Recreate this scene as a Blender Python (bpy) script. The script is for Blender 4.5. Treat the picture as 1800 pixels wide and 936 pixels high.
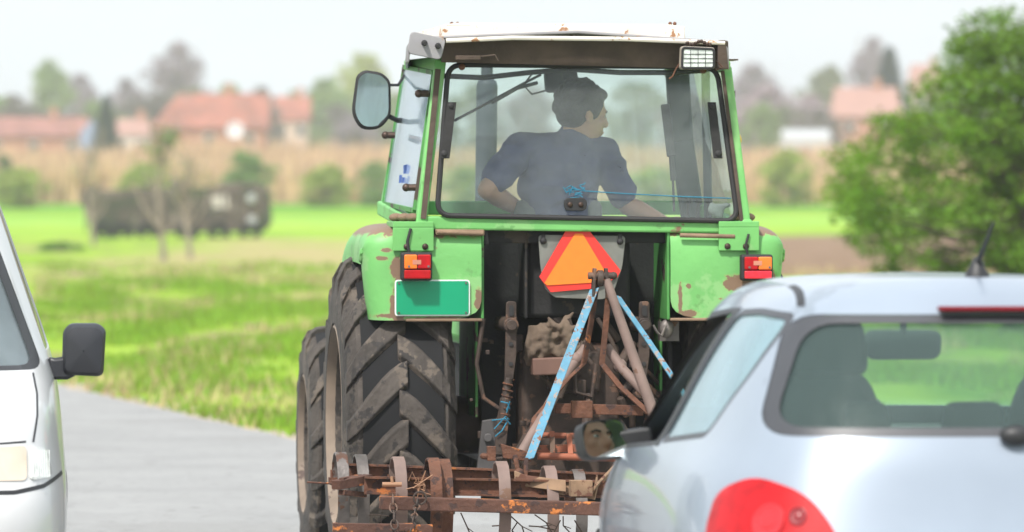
import bpy, bmesh, math, random
from mathutils import Vector, Matrix, noise
random.seed(7)
R = math.radians
sc = bpy.context.scene
for o in list(bpy.data.objects): bpy.data.objects.remove(o)
COL = sc.collection

# ------------------------------------------------------------------ camera, sky, sun, exposure
FPX, CX, HY, CZ = 10000.0, 900.0, 350.0, 1.64      # focal length in photo pixels, centre column, horizon row, eye height
cam = bpy.data.objects.new('camera', bpy.data.cameras.new('camera')); COL.objects.link(cam)
cam.location = (0, 0, CZ); cam.rotation_euler = (R(90), 0, 0)
cam.data.sensor_width = 36; cam.data.lens = 200; cam.data.shift_y = -(468 - HY) / 1800.0
cam.data.clip_start = 0.5; cam.data.clip_end = 8000
cam.data.dof.use_dof = True; cam.data.dof.focus_distance = 21.9; cam.data.dof.aperture_fstop = 3.9
sc.camera = cam
SUN_EL, SUN_AZ = 52, 205                             # azimuth measured clockwise from +Y (behind camera, slightly left)
w = bpy.data.worlds.new('World'); sc.world = w; w.use_nodes = True
nt = w.node_tree; bg = nt.nodes['Background']
sky = nt.nodes.new('ShaderNodeTexSky'); sky.sky_type = 'NISHITA'; sky.sun_disc = False
sky.sun_elevation = R(SUN_EL); sky.sun_rotation = R(SUN_AZ); sky.air_density = 1.0; sky.dust_density = 4.0; sky.ozone_density = 1.0
hs = nt.nodes.new('ShaderNodeHueSaturation'); hs.inputs['Saturation'].default_value = 0.42; hs.inputs['Value'].default_value = 1.25
nt.links.new(sky.outputs[0], hs.inputs['Color'])
wtc = nt.nodes.new('ShaderNodeTexCoord'); wmp = nt.nodes.new('ShaderNodeMapping'); wmp.inputs['Scale'].default_value = (1, 1, 3)
wn = nt.nodes.new('ShaderNodeTexNoise'); wn.inputs['Scale'].default_value = 2.2; wn.inputs['Detail'].default_value = 7; wn.inputs['Roughness'].default_value = .55
nt.links.new(wtc.outputs['Generated'], wmp.inputs[0]); nt.links.new(wmp.outputs[0], wn.inputs['Vector'])
wr = nt.nodes.new('ShaderNodeMapRange'); wr.inputs['From Min'].default_value = .3; wr.inputs['From Max'].default_value = .6; wr.inputs['To Min'].default_value = .6; wr.inputs['To Max'].default_value = .97
nt.links.new(wn.outputs['Fac'], wr.inputs['Value'])
wx = nt.nodes.new('ShaderNodeMixRGB'); nt.links.new(wr.outputs[0], wx.inputs['Fac']); nt.links.new(hs.outputs[0], wx.inputs['Color1']); wx.inputs['Color2'].default_value = (5.6, 6.05, 6.5, 1)
nt.links.new(wx.outputs[0], bg.inputs['Color'])
bg.inputs['Strength'].default_value = 0.13
sun = bpy.data.objects.new('sun', bpy.data.lights.new('sun', 'SUN')); COL.objects.link(sun)
sun.data.energy = 3.4; sun.data.angle = R(4); sun.data.color = (1, .96, .9)
az, el = R(SUN_AZ), R(SUN_EL)
sdir = Vector((math.sin(az) * math.cos(el), math.cos(az) * math.cos(el), math.sin(el)))
sun.rotation_euler = sdir.to_track_quat('Z', 'Y').to_euler()
sc.view_settings.view_transform = 'Standard'; sc.view_settings.look = 'None'
sc.view_settings.exposure = 0.60; sc.view_settings.gamma = 1; sc.view_settings.use_curve_mapping = False
sc.render.resolution_x = 1024; sc.render.resolution_y = 532
sc.cycles.max_bounces = 8; sc.cycles.transparent_max_bounces = 24
sc.cycles.volume_bounces = 1

# ------------------------------------------------------------------ frames: a place and heading, and photo ray -> local point
class Frame:
    def __init__(s, px, Y, yaw):
        s.X0 = (px - CX) / FPX * Y; s.Y0 = Y; s.yaw = R(yaw); s.c = math.cos(s.yaw); s.s = math.sin(s.yaw)
    def p(s, px, py, ly):
        u = (px - CX) / FPX; v = (py - HY) / FPX
        t = (ly - s.X0 * s.s + s.Y0 * s.c) / (s.c - u * s.s)
        X, Y, Z = u * t, t, CZ - v * t
        dx, dy = X - s.X0, Y - s.Y0
        return Vector((dx * s.c + dy * s.s, ly, Z))
    def world(s, v):
        return Vector((s.X0 + v[0] * s.c - v[1] * s.s, s.Y0 + v[0] * s.s + v[1] * s.c, v[2]))
WF = Frame(CX, 0.0, 0); WF.X0 = 0
ORG = {}
def thing(name, label, cat, frame=WF, org=(0, 0, 0), group=None, rz=0):
    o = bpy.data.objects.new(name, None); COL.objects.link(o)
    o.empty_display_size = .2
    o.location = frame.world(Vector(org)); o.rotation_euler = (0, 0, frame.yaw + rz)
    ORG[o.name] = Vector(org)
    o['label'] = label; o['category'] = cat
    if group: o['group'] = group
    return o

# ------------------------------------------------------------------ materials
MATS = {}
def mat(name, col, rough=.6, metal=0, var=.12, scale=6, bump=0, bscale=40, patch=None, coat=0, island=0, spec=.5, emit=None):
    """patch = (colour, threshold, scale) blotches; var darkens/lightens with noise; island varies per leaf"""
    if name in MATS: return MATS[name]
    m = bpy.data.materials.new(name); m.use_nodes = True; nt = m.node_tree; N = nt.nodes; L = nt.links
    b = N['Principled BSDF']; b.inputs['Roughness'].default_value = rough; b.inputs['Metallic'].default_value = metal
    b.inputs['Specular IOR Level'].default_value = spec
    if coat: b.inputs['Coat Weight'].default_value = coat; b.inputs['Coat Roughness'].default_value = .06
    tc = N.new('ShaderNodeTexCoord'); src = tc.outputs['Object']
    n = N.new('ShaderNodeTexNoise'); n.inputs['Scale'].default_value = scale; n.inputs['Detail'].default_value = 6
    L.new(src, n.inputs['Vector'])
    r = N.new('ShaderNodeValToRGB'); c = Vector(col[:3])
    r.color_ramp.elements[0].position = .3; r.color_ramp.elements[1].position = .7
    r.color_ramp.elements[0].color = (*(c * (1 - var)), 1); r.color_ramp.elements[1].color = (*[min(1, x * (1 + var)) for x in c], 1)
    L.new(n.outputs['Fac'], r.inputs['Fac']); out = r.outputs[0]
    pats = patch if isinstance(patch, list) else ([patch] if patch else [])
    for k, (pc, th, ps) in enumerate(pats):
        n2 = N.new('ShaderNodeTexNoise'); n2.inputs['Scale'].default_value = ps; n2.inputs['Detail'].default_value = 8; n2.inputs['Roughness'].default_value = .62
        mp = N.new('ShaderNodeMapping'); mp.inputs['Location'].default_value = (k * 7.3 + 1, 3.1, k * 2.2); L.new(src, mp.inputs[0]); L.new(mp.outputs[0], n2.inputs['Vector'])
        r2 = N.new('ShaderNodeValToRGB'); r2.color_ramp.elements[0].position = th; r2.color_ramp.elements[1].position = th + .025
        L.new(n2.outputs['Fac'], r2.inputs['Fac'])
        mx = N.new('ShaderNodeMixRGB'); L.new(r2.outputs[0], mx.inputs['Fac']); L.new(out, mx.inputs['Color1']); mx.inputs['Color2'].default_value = (*pc, 1); out = mx.outputs[0]
    if island:
        g = N.new('ShaderNodeNewGeometry'); mr = N.new('ShaderNodeMapRange'); mr.inputs['To Min'].default_value = 1 - island; mr.inputs['To Max'].default_value = 1 + island
        L.new(g.outputs['Random Per Island'], mr.inputs['Value'])
        h = N.new('ShaderNodeHueSaturation'); L.new(mr.outputs[0], h.inputs['Value']); L.new(out, h.inputs['Color'])
        mh = N.new('ShaderNodeMapRange'); mh.inputs['To Min'].default_value = .48; mh.inputs['To Max'].default_value = .52
        L.new(g.outputs['Random Per Island'], mh.inputs['Value']); L.new(mh.outputs[0], h.inputs['Hue']); out = h.outputs[0]
    L.new(out, b.inputs['Base Color'])
    if bump:
        n3 = N.new('ShaderNodeTexNoise'); n3.inputs['Scale'].default_value = bscale; n3.inputs['Detail'].default_value = 5; L.new(src, n3.inputs['Vector'])
        bp = N.new('ShaderNodeBump'); bp.inputs['Strength'].default_value = bump; bp.inputs['Distance'].default_value = .01
        L.new(n3.outputs['Fac'], bp.inputs['Height']); L.new(bp.outputs[0], b.inputs['Normal'])
    MATS[name] = m; return m
def spots(m, items, col, top=None):
    """irregular worn areas of a painted part: items = (centre, half width, half height) in the object's own space"""
    nt = m.node_tree; N = nt.nodes; L = nt.links; b = N['Principled BSDF']; prev = b.inputs['Base Color'].links[0].from_socket
    tc = N.new('ShaderNodeTexCoord'); acc = None
    n = N.new('ShaderNodeTexNoise'); n.inputs['Scale'].default_value = 22; n.inputs['Detail'].default_value = 8; n.inputs['Roughness'].default_value = .65; L.new(tc.outputs['Object'], n.inputs['Vector'])
    nm = N.new('ShaderNodeMath'); nm.operation = 'MULTIPLY_ADD'; nm.inputs[1].default_value = 2.6; nm.inputs[2].default_value = -1.3; L.new(n.outputs['Fac'], nm.inputs[0])
    for c, rx, rz in items:
        mp = N.new('ShaderNodeMapping'); mp.inputs['Location'].default_value = (-c[0] / rx, 0, -c[2] / rz); mp.inputs['Scale'].default_value = (1 / rx, 0, 1 / rz); L.new(tc.outputs['Object'], mp.inputs[0])
        ln = N.new('ShaderNodeVectorMath'); ln.operation = 'LENGTH'; L.new(mp.outputs[0], ln.inputs[0])
        if acc is None: acc = ln.outputs['Value']
        else:
            mn = N.new('ShaderNodeMath'); mn.operation = 'MINIMUM'; L.new(acc, mn.inputs[0]); L.new(ln.outputs['Value'], mn.inputs[1]); acc = mn.outputs[0]
    if top:
        sx = N.new('ShaderNodeSeparateXYZ'); L.new(tc.outputs['Object'], sx.inputs[0])
        for z, wd, sg in top:
            q = N.new('ShaderNodeMath'); q.operation = 'MULTIPLY_ADD'; q.inputs[1].default_value = sg / wd; q.inputs[2].default_value = 1 - sg * z / wd; L.new(sx.outputs['Z'], q.inputs[0])
            mn = N.new('ShaderNodeMath'); mn.operation = 'MINIMUM'; L.new(acc, mn.inputs[0]); L.new(q.outputs[0], mn.inputs[1]); acc = mn.outputs[0]
    ad = N.new('ShaderNodeMath'); ad.operation = 'ADD'; L.new(acc, ad.inputs[0]); L.new(nm.outputs[0], ad.inputs[1])
    for (lo, hi, cc) in ((1.25, 1.0, (.30, .33, .12)), (1.0, .94, col)):
        mr = N.new('ShaderNodeMapRange'); mr.inputs['From Min'].default_value = hi; mr.inputs['From Max'].default_value = lo; mr.inputs['To Min'].default_value = 1 if cc == col else .55; mr.inputs['To Max'].default_value = 0; L.new(ad.outputs[0], mr.inputs['Value'])
        mx = N.new('ShaderNodeMixRGB'); L.new(mr.outputs[0], mx.inputs['Fac']); L.new(prev, mx.inputs['Color1']); mx.inputs['Color2'].default_value = (*cc, 1); prev = mx.outputs[0]
    L.new(prev, b.inputs['Base Color'])
def leafmat(name, col, island=.35, trans=.35, rough=.55, spec=.35):
    if name in MATS: return MATS[name]
    m = mat(name, col, rough, var=.25, scale=.8, island=island, spec=spec)
    nt = m.node_tree; b = nt.nodes['Principled BSDF']; out = nt.nodes['Material Output']
    t = nt.nodes.new('ShaderNodeBsdfTranslucent'); mx = nt.nodes.new('ShaderNodeMixShader'); mx.inputs[0].default_value = trans
    nt.links.new(b.inputs['Base Color'].links[0].from_socket, t.inputs['Color'])
    nt.links.new(b.outputs[0], mx.inputs[1]); nt.links.new(t.outputs[0], mx.inputs[2]); nt.links.new(mx.outputs[0], out.inputs['Surface'])
    return m
def glassmat(name, tint, dust_glare, dust_glare_col, rough=.03, var=.5, scale=3):  # diffuse film: dust, and on some panes a painted reflection
    m = bpy.data.materials.new(name); m.use_nodes = True; nt = m.node_tree; N = nt.nodes; L = nt.links
    N.remove(N['Principled BSDF']); out = N['Material Output']
    tr = N.new('ShaderNodeBsdfTransparent'); tr.inputs[0].default_value = (*tint, 1)
    df = N.new('ShaderNodeBsdfDiffuse'); df.inputs[0].default_value = (*dust_glare_col, 1)
    gl = N.new('ShaderNodeBsdfGlossy'); gl.inputs['Roughness'].default_value = rough
    tc = N.new('ShaderNodeTexCoord'); n = N.new('ShaderNodeTexNoise'); n.inputs['Scale'].default_value = scale; n.inputs['Detail'].default_value = 8; n.inputs['Roughness'].default_value = .65
    L.new(tc.outputs['Object'], n.inputs['Vector'])
    mr = N.new('ShaderNodeMapRange'); mr.inputs['From Min'].default_value = .3; mr.inputs['From Max'].default_value = .7
    mr.inputs['To Min'].default_value = dust_glare * (1 - var); mr.inputs['To Max'].default_value = dust_glare * (1 + var); L.new(n.outputs['Fac'], mr.inputs['Value'])
    m1 = N.new('ShaderNodeMixShader'); L.new(mr.outputs[0], m1.inputs[0]); L.new(tr.outputs[0], m1.inputs[1]); L.new(df.outputs[0], m1.inputs[2])
    lw = N.new('ShaderNodeLayerWeight'); lw.inputs[0].default_value = .5; pw = N.new('ShaderNodeMath'); pw.operation = 'POWER'; pw.inputs[1].default_value = 5; L.new(lw.outputs['Facing'], pw.inputs[0]); fr = N.new('ShaderNodeMath'); fr.operation = 'MULTIPLY_ADD'; fr.inputs[1].default_value = .8; fr.inputs[2].default_value = .035; L.new(pw.outputs[0], fr.inputs[0])
    m2 = N.new('ShaderNodeMixShader'); L.new(fr.outputs[0], m2.inputs[0]); L.new(m1.outputs[0], m2.inputs[1]); L.new(gl.outputs[0], m2.inputs[2])
    L.new(m2.outputs[0], out.inputs[0]); MATS[name] = m; return m

MUD = (.20, .12, .07); RUSTO = (.42, .13, .03)
M_green = mat('green_paint', (.15, .43, .12), .5, var=.12, scale=3, bump=.15, patch=[((.20, .44, .15), .56, 3), ((.12, .31, .09), .60, 8), (MUD, .655, 4.2), ((.28, .17, .10), .71, 13)])
M_fender = mat('worn_fender_paint', (.155, .43, .125), .5, var=.14, scale=3, bump=.15, patch=[((.215, .45, .165), .55, 2.3), ((.13, .33, .10), .60, 6), (MUD, .68, 5), ((.28, .17, .10), .70, 16)])
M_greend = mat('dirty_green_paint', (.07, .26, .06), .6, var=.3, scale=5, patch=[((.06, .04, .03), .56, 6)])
M_mud = mat('dried_mud', (.22, .145, .095), .9, var=.25, scale=9, bump=.5)
M_black = mat('black_rubber', (.018, .017, .018), .7, var=.2)
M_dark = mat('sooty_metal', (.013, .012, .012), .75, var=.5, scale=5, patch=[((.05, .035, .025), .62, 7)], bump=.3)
M_grime = mat('oily_brown_metal', (.05, .032, .024), .7, var=.5, scale=9, bump=.5, bscale=25, patch=((.13, .07, .045), .58, 11))
M_rust = mat('rusty_steel', (.12, .048, .026), .8, var=.35, scale=14, bump=.5, bscale=60, patch=[((.36, .12, .03), .62, 7), ((.05, .025, .02), .56, 18)])
M_rusto = mat('orange_rusted_steel', (.085, .036, .023), .8, var=.3, scale=10, bump=.5, bscale=60, patch=[((.50, .16, .035), .56, 5.5), ((.05, .025, .02), .60, 15)])
M_steel = mat('worn_grey_steel', (.16, .14, .13), .5, .4, var=.4, scale=9, bump=.3, patch=((.12, .06, .04), .57, 10))
M_roof = mat('weathered_roof_metal', (.27, .26, .27), .5, var=.2, scale=4, patch=((.3, .22, .17), .66, 9))
M_cream = mat('cream_roof_paint', (.72, .66, .58), .6, var=.15, patch=((.34, .17, .08), .6, 12))
M_brown = mat('dusty_brown_lining', (.075, .052, .038), .85, var=.35, scale=7, bump=.4)
M_tyre = mat('dusty_tyre_rubber', (.058, .048, .041), .85, var=.4, scale=7, bump=.7, bscale=35, patch=[((.11, .088, .07), .56, 5), ((.03, .026, .024), .58, 14)])
M_tyred = mat('dark_tyre_rubber', (.006, .006, .007), .9, var=.4, scale=6)
M_rim = mat('dusty_rim', (.22, .17, .13), .7, var=.3, patch=((.08, .05, .04), .6, 9))
M_bolt = mat('bolt_steel', (.07, .045, .035), .5, .6, var=.3)
M_blue = mat('chipped_blue_paint', (.09, .26, .38), .55, var=.2, scale=20, patch=[((.30, .25, .22), .56, 45), ((.18, .08, .045), .57, 24)])
M_pipe = mat('dusty_pink_brown_pipe', (.19, .13, .11), .7, var=.2, scale=12, patch=((.15, .08, .05), .62, 9))
M_redl = mat('red_lens', (.42, .006, .010), .4, var=.2, scale=24, coat=.12, spec=.2)
M_oral = mat('amber_lens', (.85, .17, .01), .25, var=.1, scale=30, coat=.5)
M_plate = mat('green_number_plate', (.0, .30, .14), .35, var=.08, scale=5, patch=((.20, .22, .14), .70, 5))
M_white = mat('white_enamel', (.75, .76, .74), .4, var=.05)
M_smvr = mat('red_reflective_border', (.74, .035, .025), .5, var=.05)
M_smvo = mat('orange_fluorescent', (.85, .20, .015), .6, var=.05, scale=30)
M_grey = mat('scuffed_grey_plate', (.19, .19, .17), .55, .3, var=.25, scale=9, patch=((.10, .08, .06), .62, 8))
M_cloth = mat('oily_canvas', (.12, .085, .06), .95, var=.35, scale=8, bump=.6, bscale=30)
M_mirror = mat('mirror_glass', (.55, .6, .6), .03, 1, var=.02)
M_lamp = mat('lamp_glass', (.62, .66, .62), .2, var=.25, scale=40, coat=.6)
M_str = mat('blue_twine', (.02, .17, .27), .8)
M_seat = mat('grey_seat_vinyl', (.17, .17, .16), .6, var=.2, scale=6)
M_skin = mat('skin', (.60, .30, .20), .5, var=.1, scale=12)
M_hair = mat('dark_brown_hair', (.016, .010, .008), .6, var=.5, scale=60, bump=.8, bscale=120)
M_shirt = mat('slate_purple_cotton', (.085, .085, .19), .9, var=.18, scale=6, bump=.5, bscale=14)
M_trs = mat('dark_trousers', (.03, .035, .05), .9)
G_rear = glassmat('dusty_cab_glass', (.86, .94, .92), .10, (.55, .61, .60), .05, var=.8, scale=2.2)
G_side = glassmat('pale_reflection_side_glass', (.85, .93, .97), .42, (.58, .68, .78), .08, var=.25)  # pale blue reflection painted in as a diffuse film
G_front = glassmat('front_cab_glass', (.94, .98, .96), .03, (.5, .55, .52))
G_car = glassmat('tinted_car_glass', (.86, .95, .90), .05, (.35, .5, .5), .02, var=.2)
G_carq = glassmat('pale_reflection_quarter_glass', (.60, .75, .78), .42, (.42, .60, .68), .04, var=.25)  # bluish reflection on the left quarter window, put into its diffuse colour
G_van = glassmat('van_windscreen_glass', (.55, .65, .68), .25, (.42, .48, .50), .03, var=.3)

# ------------------------------------------------------------------ mesh builder
def basis(d):
    d = Vector(d).normalized(); up = Vector((0, 0, 1)) if abs(d.z) < .95 else Vector((0, 1, 0))
    x = up.cross(d).normalized(); return x, d.cross(x), d
SPLIT = {'side_hinge', 'cab_floor_edge', 'lift_arm', 'bolt', 'rust_patch', 'hydraulic_fitting', 'frame_gasket', 'hinge_plate', 'hinge_knob', 'latch_bolt', 'window_pivot', 'lens_screw', 'rivet', 'board_bolt', 'rubber_knob', 'hatch_bolt', 'hydraulic_hose', 'cab_foot', 'headrest', 'caught_twig', 'tie_rod', 'mast_bar', 'mast_pipe', 'side_brace', 'lower_link', 'side_rib', 'top_crate', 'roof_cable', 'lamp_cable', 'eye', 'iris', 'eyebrow', 'control_lever', 'shoe', 'slot', 'cab_mount_rubber', 'wiring_clip'}
class MB:
    def __init__(s): s.bm = bmesh.new()
    def face(s, pts, mi=0):
        f = s.bm.faces.new([s.bm.verts.new(p) for p in pts]); f.material_index = mi; return f
    def box(s, a, b):
        a, b = Vector(a), Vector(b); lo = Vector(map(min, a, b)); hi = Vector(map(max, a, b))
        r = bmesh.ops.create_cube(s.bm, size=1, matrix=Matrix.Translation((lo + hi) / 2) @ Matrix.Diagonal((*(hi - lo), 1))); return r['verts']
    def bar(s, a, b, w, h, up=None):
        a, b = Vector(a), Vector(b); d = b - a; L = d.length; z = d.normalized()
        if up is not None: x = Vector(up).cross(z).normalized(); y = z.cross(x)
        else: x, y, z = basis(d)
        m = Matrix((x, y, z)).transposed().to_4x4(); m.translation = (a + b) / 2
        bmesh.ops.create_cube(s.bm, size=1, matrix=m @ Matrix.Diagonal((w, h, L, 1)))
    def cyl(s, a, b, r, r2=None, n=16):
        a, b = Vector(a), Vector(b); x, y, z = basis(b - a); m = Matrix((x, y, z)).transposed().to_4x4(); m.translation = (a + b) / 2
        bmesh.ops.create_cone(s.bm, cap_ends=True, segments=n, radius1=r, radius2=r if r2 is None else r2, depth=(b - a).length, matrix=m)
    def ball(s, c, r, n=2, rot=None):
        r = (r, r, r) if isinstance(r, (int, float)) else r
        m = Matrix.Translation(c) @ (rot.to_4x4() if rot else Matrix.Identity(4)) @ Matrix.Diagonal((*r, 1))
        bmesh.ops.create_icosphere(s.bm, subdivisions=n, radius=1, matrix=m)
    def limb(s, pts, rads, n=2, step=.35):
        for i in range(len(pts) - 1):
            a, b = Vector(pts[i]), Vector(pts[i + 1]); k = max(2, int((b - a).length / (min(rads[i], rads[i + 1]) * step)))
            for j in range(k + 1):
                t = j / k; s.ball(a.lerp(b, t), rads[i] * (1 - t) + rads[i + 1] * t, n)
    def tube(s, pts, r, n=8, caps=True):
        pts = [Vector(p) for p in pts]; rs = r if isinstance(r, (list, tuple)) else [r] * len(pts); rings = []; prev = None
        for i, p in enumerate(pts):
            d = (pts[min(i + 1, len(pts) - 1)] - pts[max(i - 1, 0)]).normalized()
            if prev is None: x, y, _ = basis(d)
            else:
                x = (prev - d * prev.dot(d)).normalized(); y = d.cross(x)
            prev = x
            rings.append([s.bm.verts.new(p + (x * math.cos(2 * math.pi * k / n) + y * math.sin(2 * math.pi * k / n)) * rs[i]) for k in range(n)])
        for a, b in zip(rings, rings[1:]):
            for k in range(n): s.bm.faces.new((a[k], a[(k + 1) % n], b[(k + 1) % n], b[k]))
        if caps: s.bm.faces.new(rings[0][::-1]); s.bm.faces.new(rings[-1])
    def strip(s, pts, w, t, wd):
        """flat bar along pts; wd = width direction"""
        pts = [Vector(p) for p in pts]; wd = Vector(wd).normalized(); rings = []
        for i, p in enumerate(pts):
            d = (pts[min(i + 1, len(pts) - 1)] - pts[max(i - 1, 0)]).normalized(); nn = d.cross(wd).normalized()
            rings.append([s.bm.verts.new(p + wd * a * w / 2 + nn * b * t / 2) for a, b in ((-1, -1), (1, -1), (1, 1), (-1, 1))])
        for a, b in zip(rings, rings[1:]):
            for k in range(4): s.bm.faces.new((a[k], a[(k + 1) % 4], b[(k + 1) % 4], b[k]))
        s.bm.faces.new(rings[0][::-1]); s.bm.faces.new(rings[-1])
    def prism(s, poly, d):
        """poly = 3D points of a planar outline; extruded by vector d"""
        d = Vector(d); a = [s.bm.verts.new(p) for p in poly]; b = [s.bm.verts.new(Vector(p) + d) for p in poly]
        s.bm.faces.new(a); s.bm.faces.new(b[::-1]); n = len(a)
        for k in range(n): s.bm.faces.new((a[k], b[k], b[(k + 1) % n], a[(k + 1) % n]))
    def lathe(s, prof, c, ax, n=48):
        """prof = [(radius, along)], axis ax through c"""
        x, y, z = basis(ax); c = Vector(c); rings = []
        for r, h in prof: rings.append([s.bm.verts.new(c + z * h + (x * math.cos(2 * math.pi * k / n) + y * math.sin(2 * math.pi * k / n)) * r) for k in range(n)])
        for a, b in zip(rings, rings[1:]):
            for k in range(n): s.bm.faces.new((a[k], a[(k + 1) % n], b[(k + 1) % n], b[k]))
    def grid(s, rows, close=False):
        vs = [[s.bm.verts.new(p) for p in r] for r in rows]
        for a, b in zip(vs, vs[1:]):
            n = len(a)
            for k in range(n if close else n - 1): s.bm.faces.new((a[k], a[(k + 1) % n], b[(k + 1) % n], b[k]))
        return vs
    def mesh(s, name='mesh'):
        bmesh.ops.recalc_face_normals(s.bm, faces=s.bm.faces); me = bpy.data.meshes.new(name); s.bm.to_mesh(me); s.bm.free(); return me
    def out(s, name, m, parent=None, bevel=0, smooth=False, label=None, norecalc=False, split=False):
        if split or name in SPLIT:
            s.bm.verts.index_update(); seen = set(); objs = []; src = s.bm
            for v0 in src.verts:
                if v0 in seen: continue
                st = [v0]; seen.add(v0); isl = []
                while st:
                    v = st.pop(); isl.append(v)
                    for e in v.link_edges:
                        o = e.other_vert(v)
                        if o not in seen: seen.add(o); st.append(o)
                b2 = MB(); mp = {v: b2.bm.verts.new(v.co) for v in isl}; fs = {f for v in isl for f in v.link_faces}
                for f in sorted(fs, key=lambda f: f.index): b2.bm.faces.new([mp[v] for v in f.verts])
                objs.append(b2._out(name, m, parent, bevel, smooth, label))
            src.free(); return objs[0]
        return s._out(name, m, parent, bevel, smooth, label, norecalc)
    def _out(s, name, m, parent=None, bevel=0, smooth=False, label=None, norecalc=False):
        if not norecalc: bmesh.ops.recalc_face_normals(s.bm, faces=s.bm.faces)
        me = bpy.data.meshes.new(name); s.bm.to_mesh(me); s.bm.free()
        return link(me, name, m, parent, bevel, smooth, label)
def islands(name, mb_out):
    return mb_out
def shade(me, ang=40):
    me.polygons.foreach_set('use_smooth', [True] * len(me.polygons)); me.set_sharp_from_angle(angle=R(ang))
def link(me, name, m, parent=None, bevel=0, smooth=False, label=None):
    o = bpy.data.objects.new(name, me); COL.objects.link(o)
    me.materials.clear(); me.materials.append(m)
    if parent is not None:
        off = ORG.get(parent.name, Vector())
        if off.length: me.transform(Matrix.Translation(-off))
        o.parent = parent; ORG[o.name] = off
    if bevel:
        b = o.modifiers.new('bevel', 'BEVEL'); b.width = bevel; b.segments = 2; b.limit_method = 'ANGLE'; b.angle_limit = R(35)
    if smooth: shade(me, smooth if smooth is not True else 40)
    if label: o['label'] = label
    return o
def evalmods(me, mods):
    """run modifiers on a mesh and return the resulting mesh"""
    o = bpy.data.objects.new('temporary', me); COL.objects.link(o); tmp = []
    for typ, kw in mods:
        md = o.modifiers.new(typ, typ)
        for k, v in kw.items():
            if k == 'object':
                c = bpy.data.objects.new('cutter', v); COL.objects.link(c); tmp.append(c); v = c
            setattr(md, k, v)
    bpy.context.view_layer.update()
    res = bpy.data.meshes.new_from_object(o.evaluated_get(bpy.context.evaluated_depsgraph_get()))
    for t in tmp + [o]: bpy.data.objects.remove(t)
    return res
def remesh(mb, voxel, it=4, f=.5):
    return evalmods(mb.mesh(), [('REMESH', dict(mode='VOXEL', voxel_size=voxel)), ('SMOOTH', dict(factor=f, iterations=it))])
def rpoly(pts, r, seg=5):
    """2D polygon with rounded corners"""
    out = []; n = len(pts)
    for i in range(n):
        p = Vector(pts[i]); a = Vector(pts[i - 1]) - p; b = Vector(pts[(i + 1) % n]) - p
        rr = min(r, a.length * .45, b.length * .45); p0 = p + a.normalized() * rr; p1 = p + b.normalized() * rr
        for k in range(seg + 1):
            t = k / seg; out.append(p0 * (1 - t) ** 2 + p * 2 * t * (1 - t) + p1 * t * t)
    return out
def tagk(o, kind): o['kind'] = kind; return o

# ------------------------------------------------------------------ ground
def zf(Y, X=0):
    pts = [(-50, 0), (200, 0), (250, .40), (300, .92), (333, 1.38), (420, 2.2), (600, 4.0), (900, 6.0), (2500, 7), (6000, 7)]
    z = 0
    for (a, za), (b, zb) in zip(pts, pts[1:]):
        if a <= Y <= b: z = za + (zb - za) * (Y - a) / (b - a); break
    return z
def edge(Y): return -1.56 + (39 - Y) * .2235      # right edge of the road
def ground_z(X, Y):
    z = zf(Y)
    d = X - edge(Y)
    if d > 0 and Y < 300:
        k = min(1, d / 3); z += k * (.05 + .10 * noise.noise(Vector((X * .35, Y * .12, 0))) + .05 * noise.noise(Vector((X * 1.1, Y * .5, 4))))
    else: z -= .03
    return z
ys = [-30 + i * 5 for i in range(8)] + [10 + i * 1.2 for i in range(110)] + [142 + i * 5 for i in range(60)] + [450, 500, 600, 750, 900, 1200, 1800, 2500, 5000]
xs = [-2500, -900, -400, -200, -100, -60] + [-40 + i * .8 for i in range(101)] + [50, 70, 100, 200, 400, 900, 2500]
mb = MB(); mb.grid([[(x, y, ground_z(x, y)) for x in xs] for y in ys])
gm = bpy.data.materials.new('verge_and_fields'); gm.use_nodes = True
nt = gm.node_tree; N = nt.nodes; L = nt.links; b = N['Principled BSDF']; b.inputs['Roughness'].default_value = .95; b.inputs['Specular IOR Level'].default_value = .1
g = N.new('ShaderNodeNewGeometry'); sp = N.new('ShaderNodeSeparateXYZ'); L.new(g.outputs['Position'], sp.inputs[0])
def nz(scale, det=5, stretch=None):
    n = N.new('ShaderNodeTexNoise'); n.inputs['Scale'].default_value = scale; n.inputs['Detail'].default_value = det
    if stretch:
        mp = N.new('ShaderNodeMapping'); mp.inputs['Scale'].default_value = stretch; L.new(g.outputs['Position'], mp.inputs[0]); L.new(mp.outputs[0], n.inputs['Vector'])
    else: L.new(g.outputs['Position'], n.inputs['Vector'])
    return n.outputs['Fac']
def math_(op, a, b_=None, clamp=False):
    m = N.new('ShaderNodeMath'); m.operation = op; m.use_clamp = clamp
    for i, v in enumerate((a, b_)):
        if v is None: continue
        if isinstance(v, (int, float)): m.inputs[i].default_value = v
        else: L.new(v, m.inputs[i])
    return m.outputs[0]
def mixc(f, c1, c2):
    m = N.new('ShaderNodeMixRGB')
    for k, v in (('Fac', f), ('Color1', c1), ('Color2', c2)):
        if isinstance(v, tuple): m.inputs[k].default_value = (*v, 1)
        elif isinstance(v, (int, float)): m.inputs[k].default_value = v
        else: L.new(v, m.inputs[k])
    return m.outputs[0]
def band(v, lo, hi, s):
    return math_('MULTIPLY', math_('MULTIPLY', math_('SUBTRACT', v, lo), 1 / s, True), math_('MULTIPLY', math_('SUBTRACT', hi, v), 1 / s, True), True)
def ramp(f, stops):
    r = N.new('ShaderNodeValToRGB'); e = r.color_ramp.elements
    while len(e) < len(stops): e.new(.5)
    for x, (p_, c_) in zip(e, stops): x.position = p_; x.color = (*c_, 1)
    L.new(f, r.inputs[0]); return r.outputs[0]
Yw = math_('ADD', sp.outputs['Y'], math_('MULTIPLY', math_('SUBTRACT', nz(.12), .5), 26))
G1, G2, G3 = (.11, .23, .015), (.23, .35, .025), (.30, .34, .07)
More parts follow.
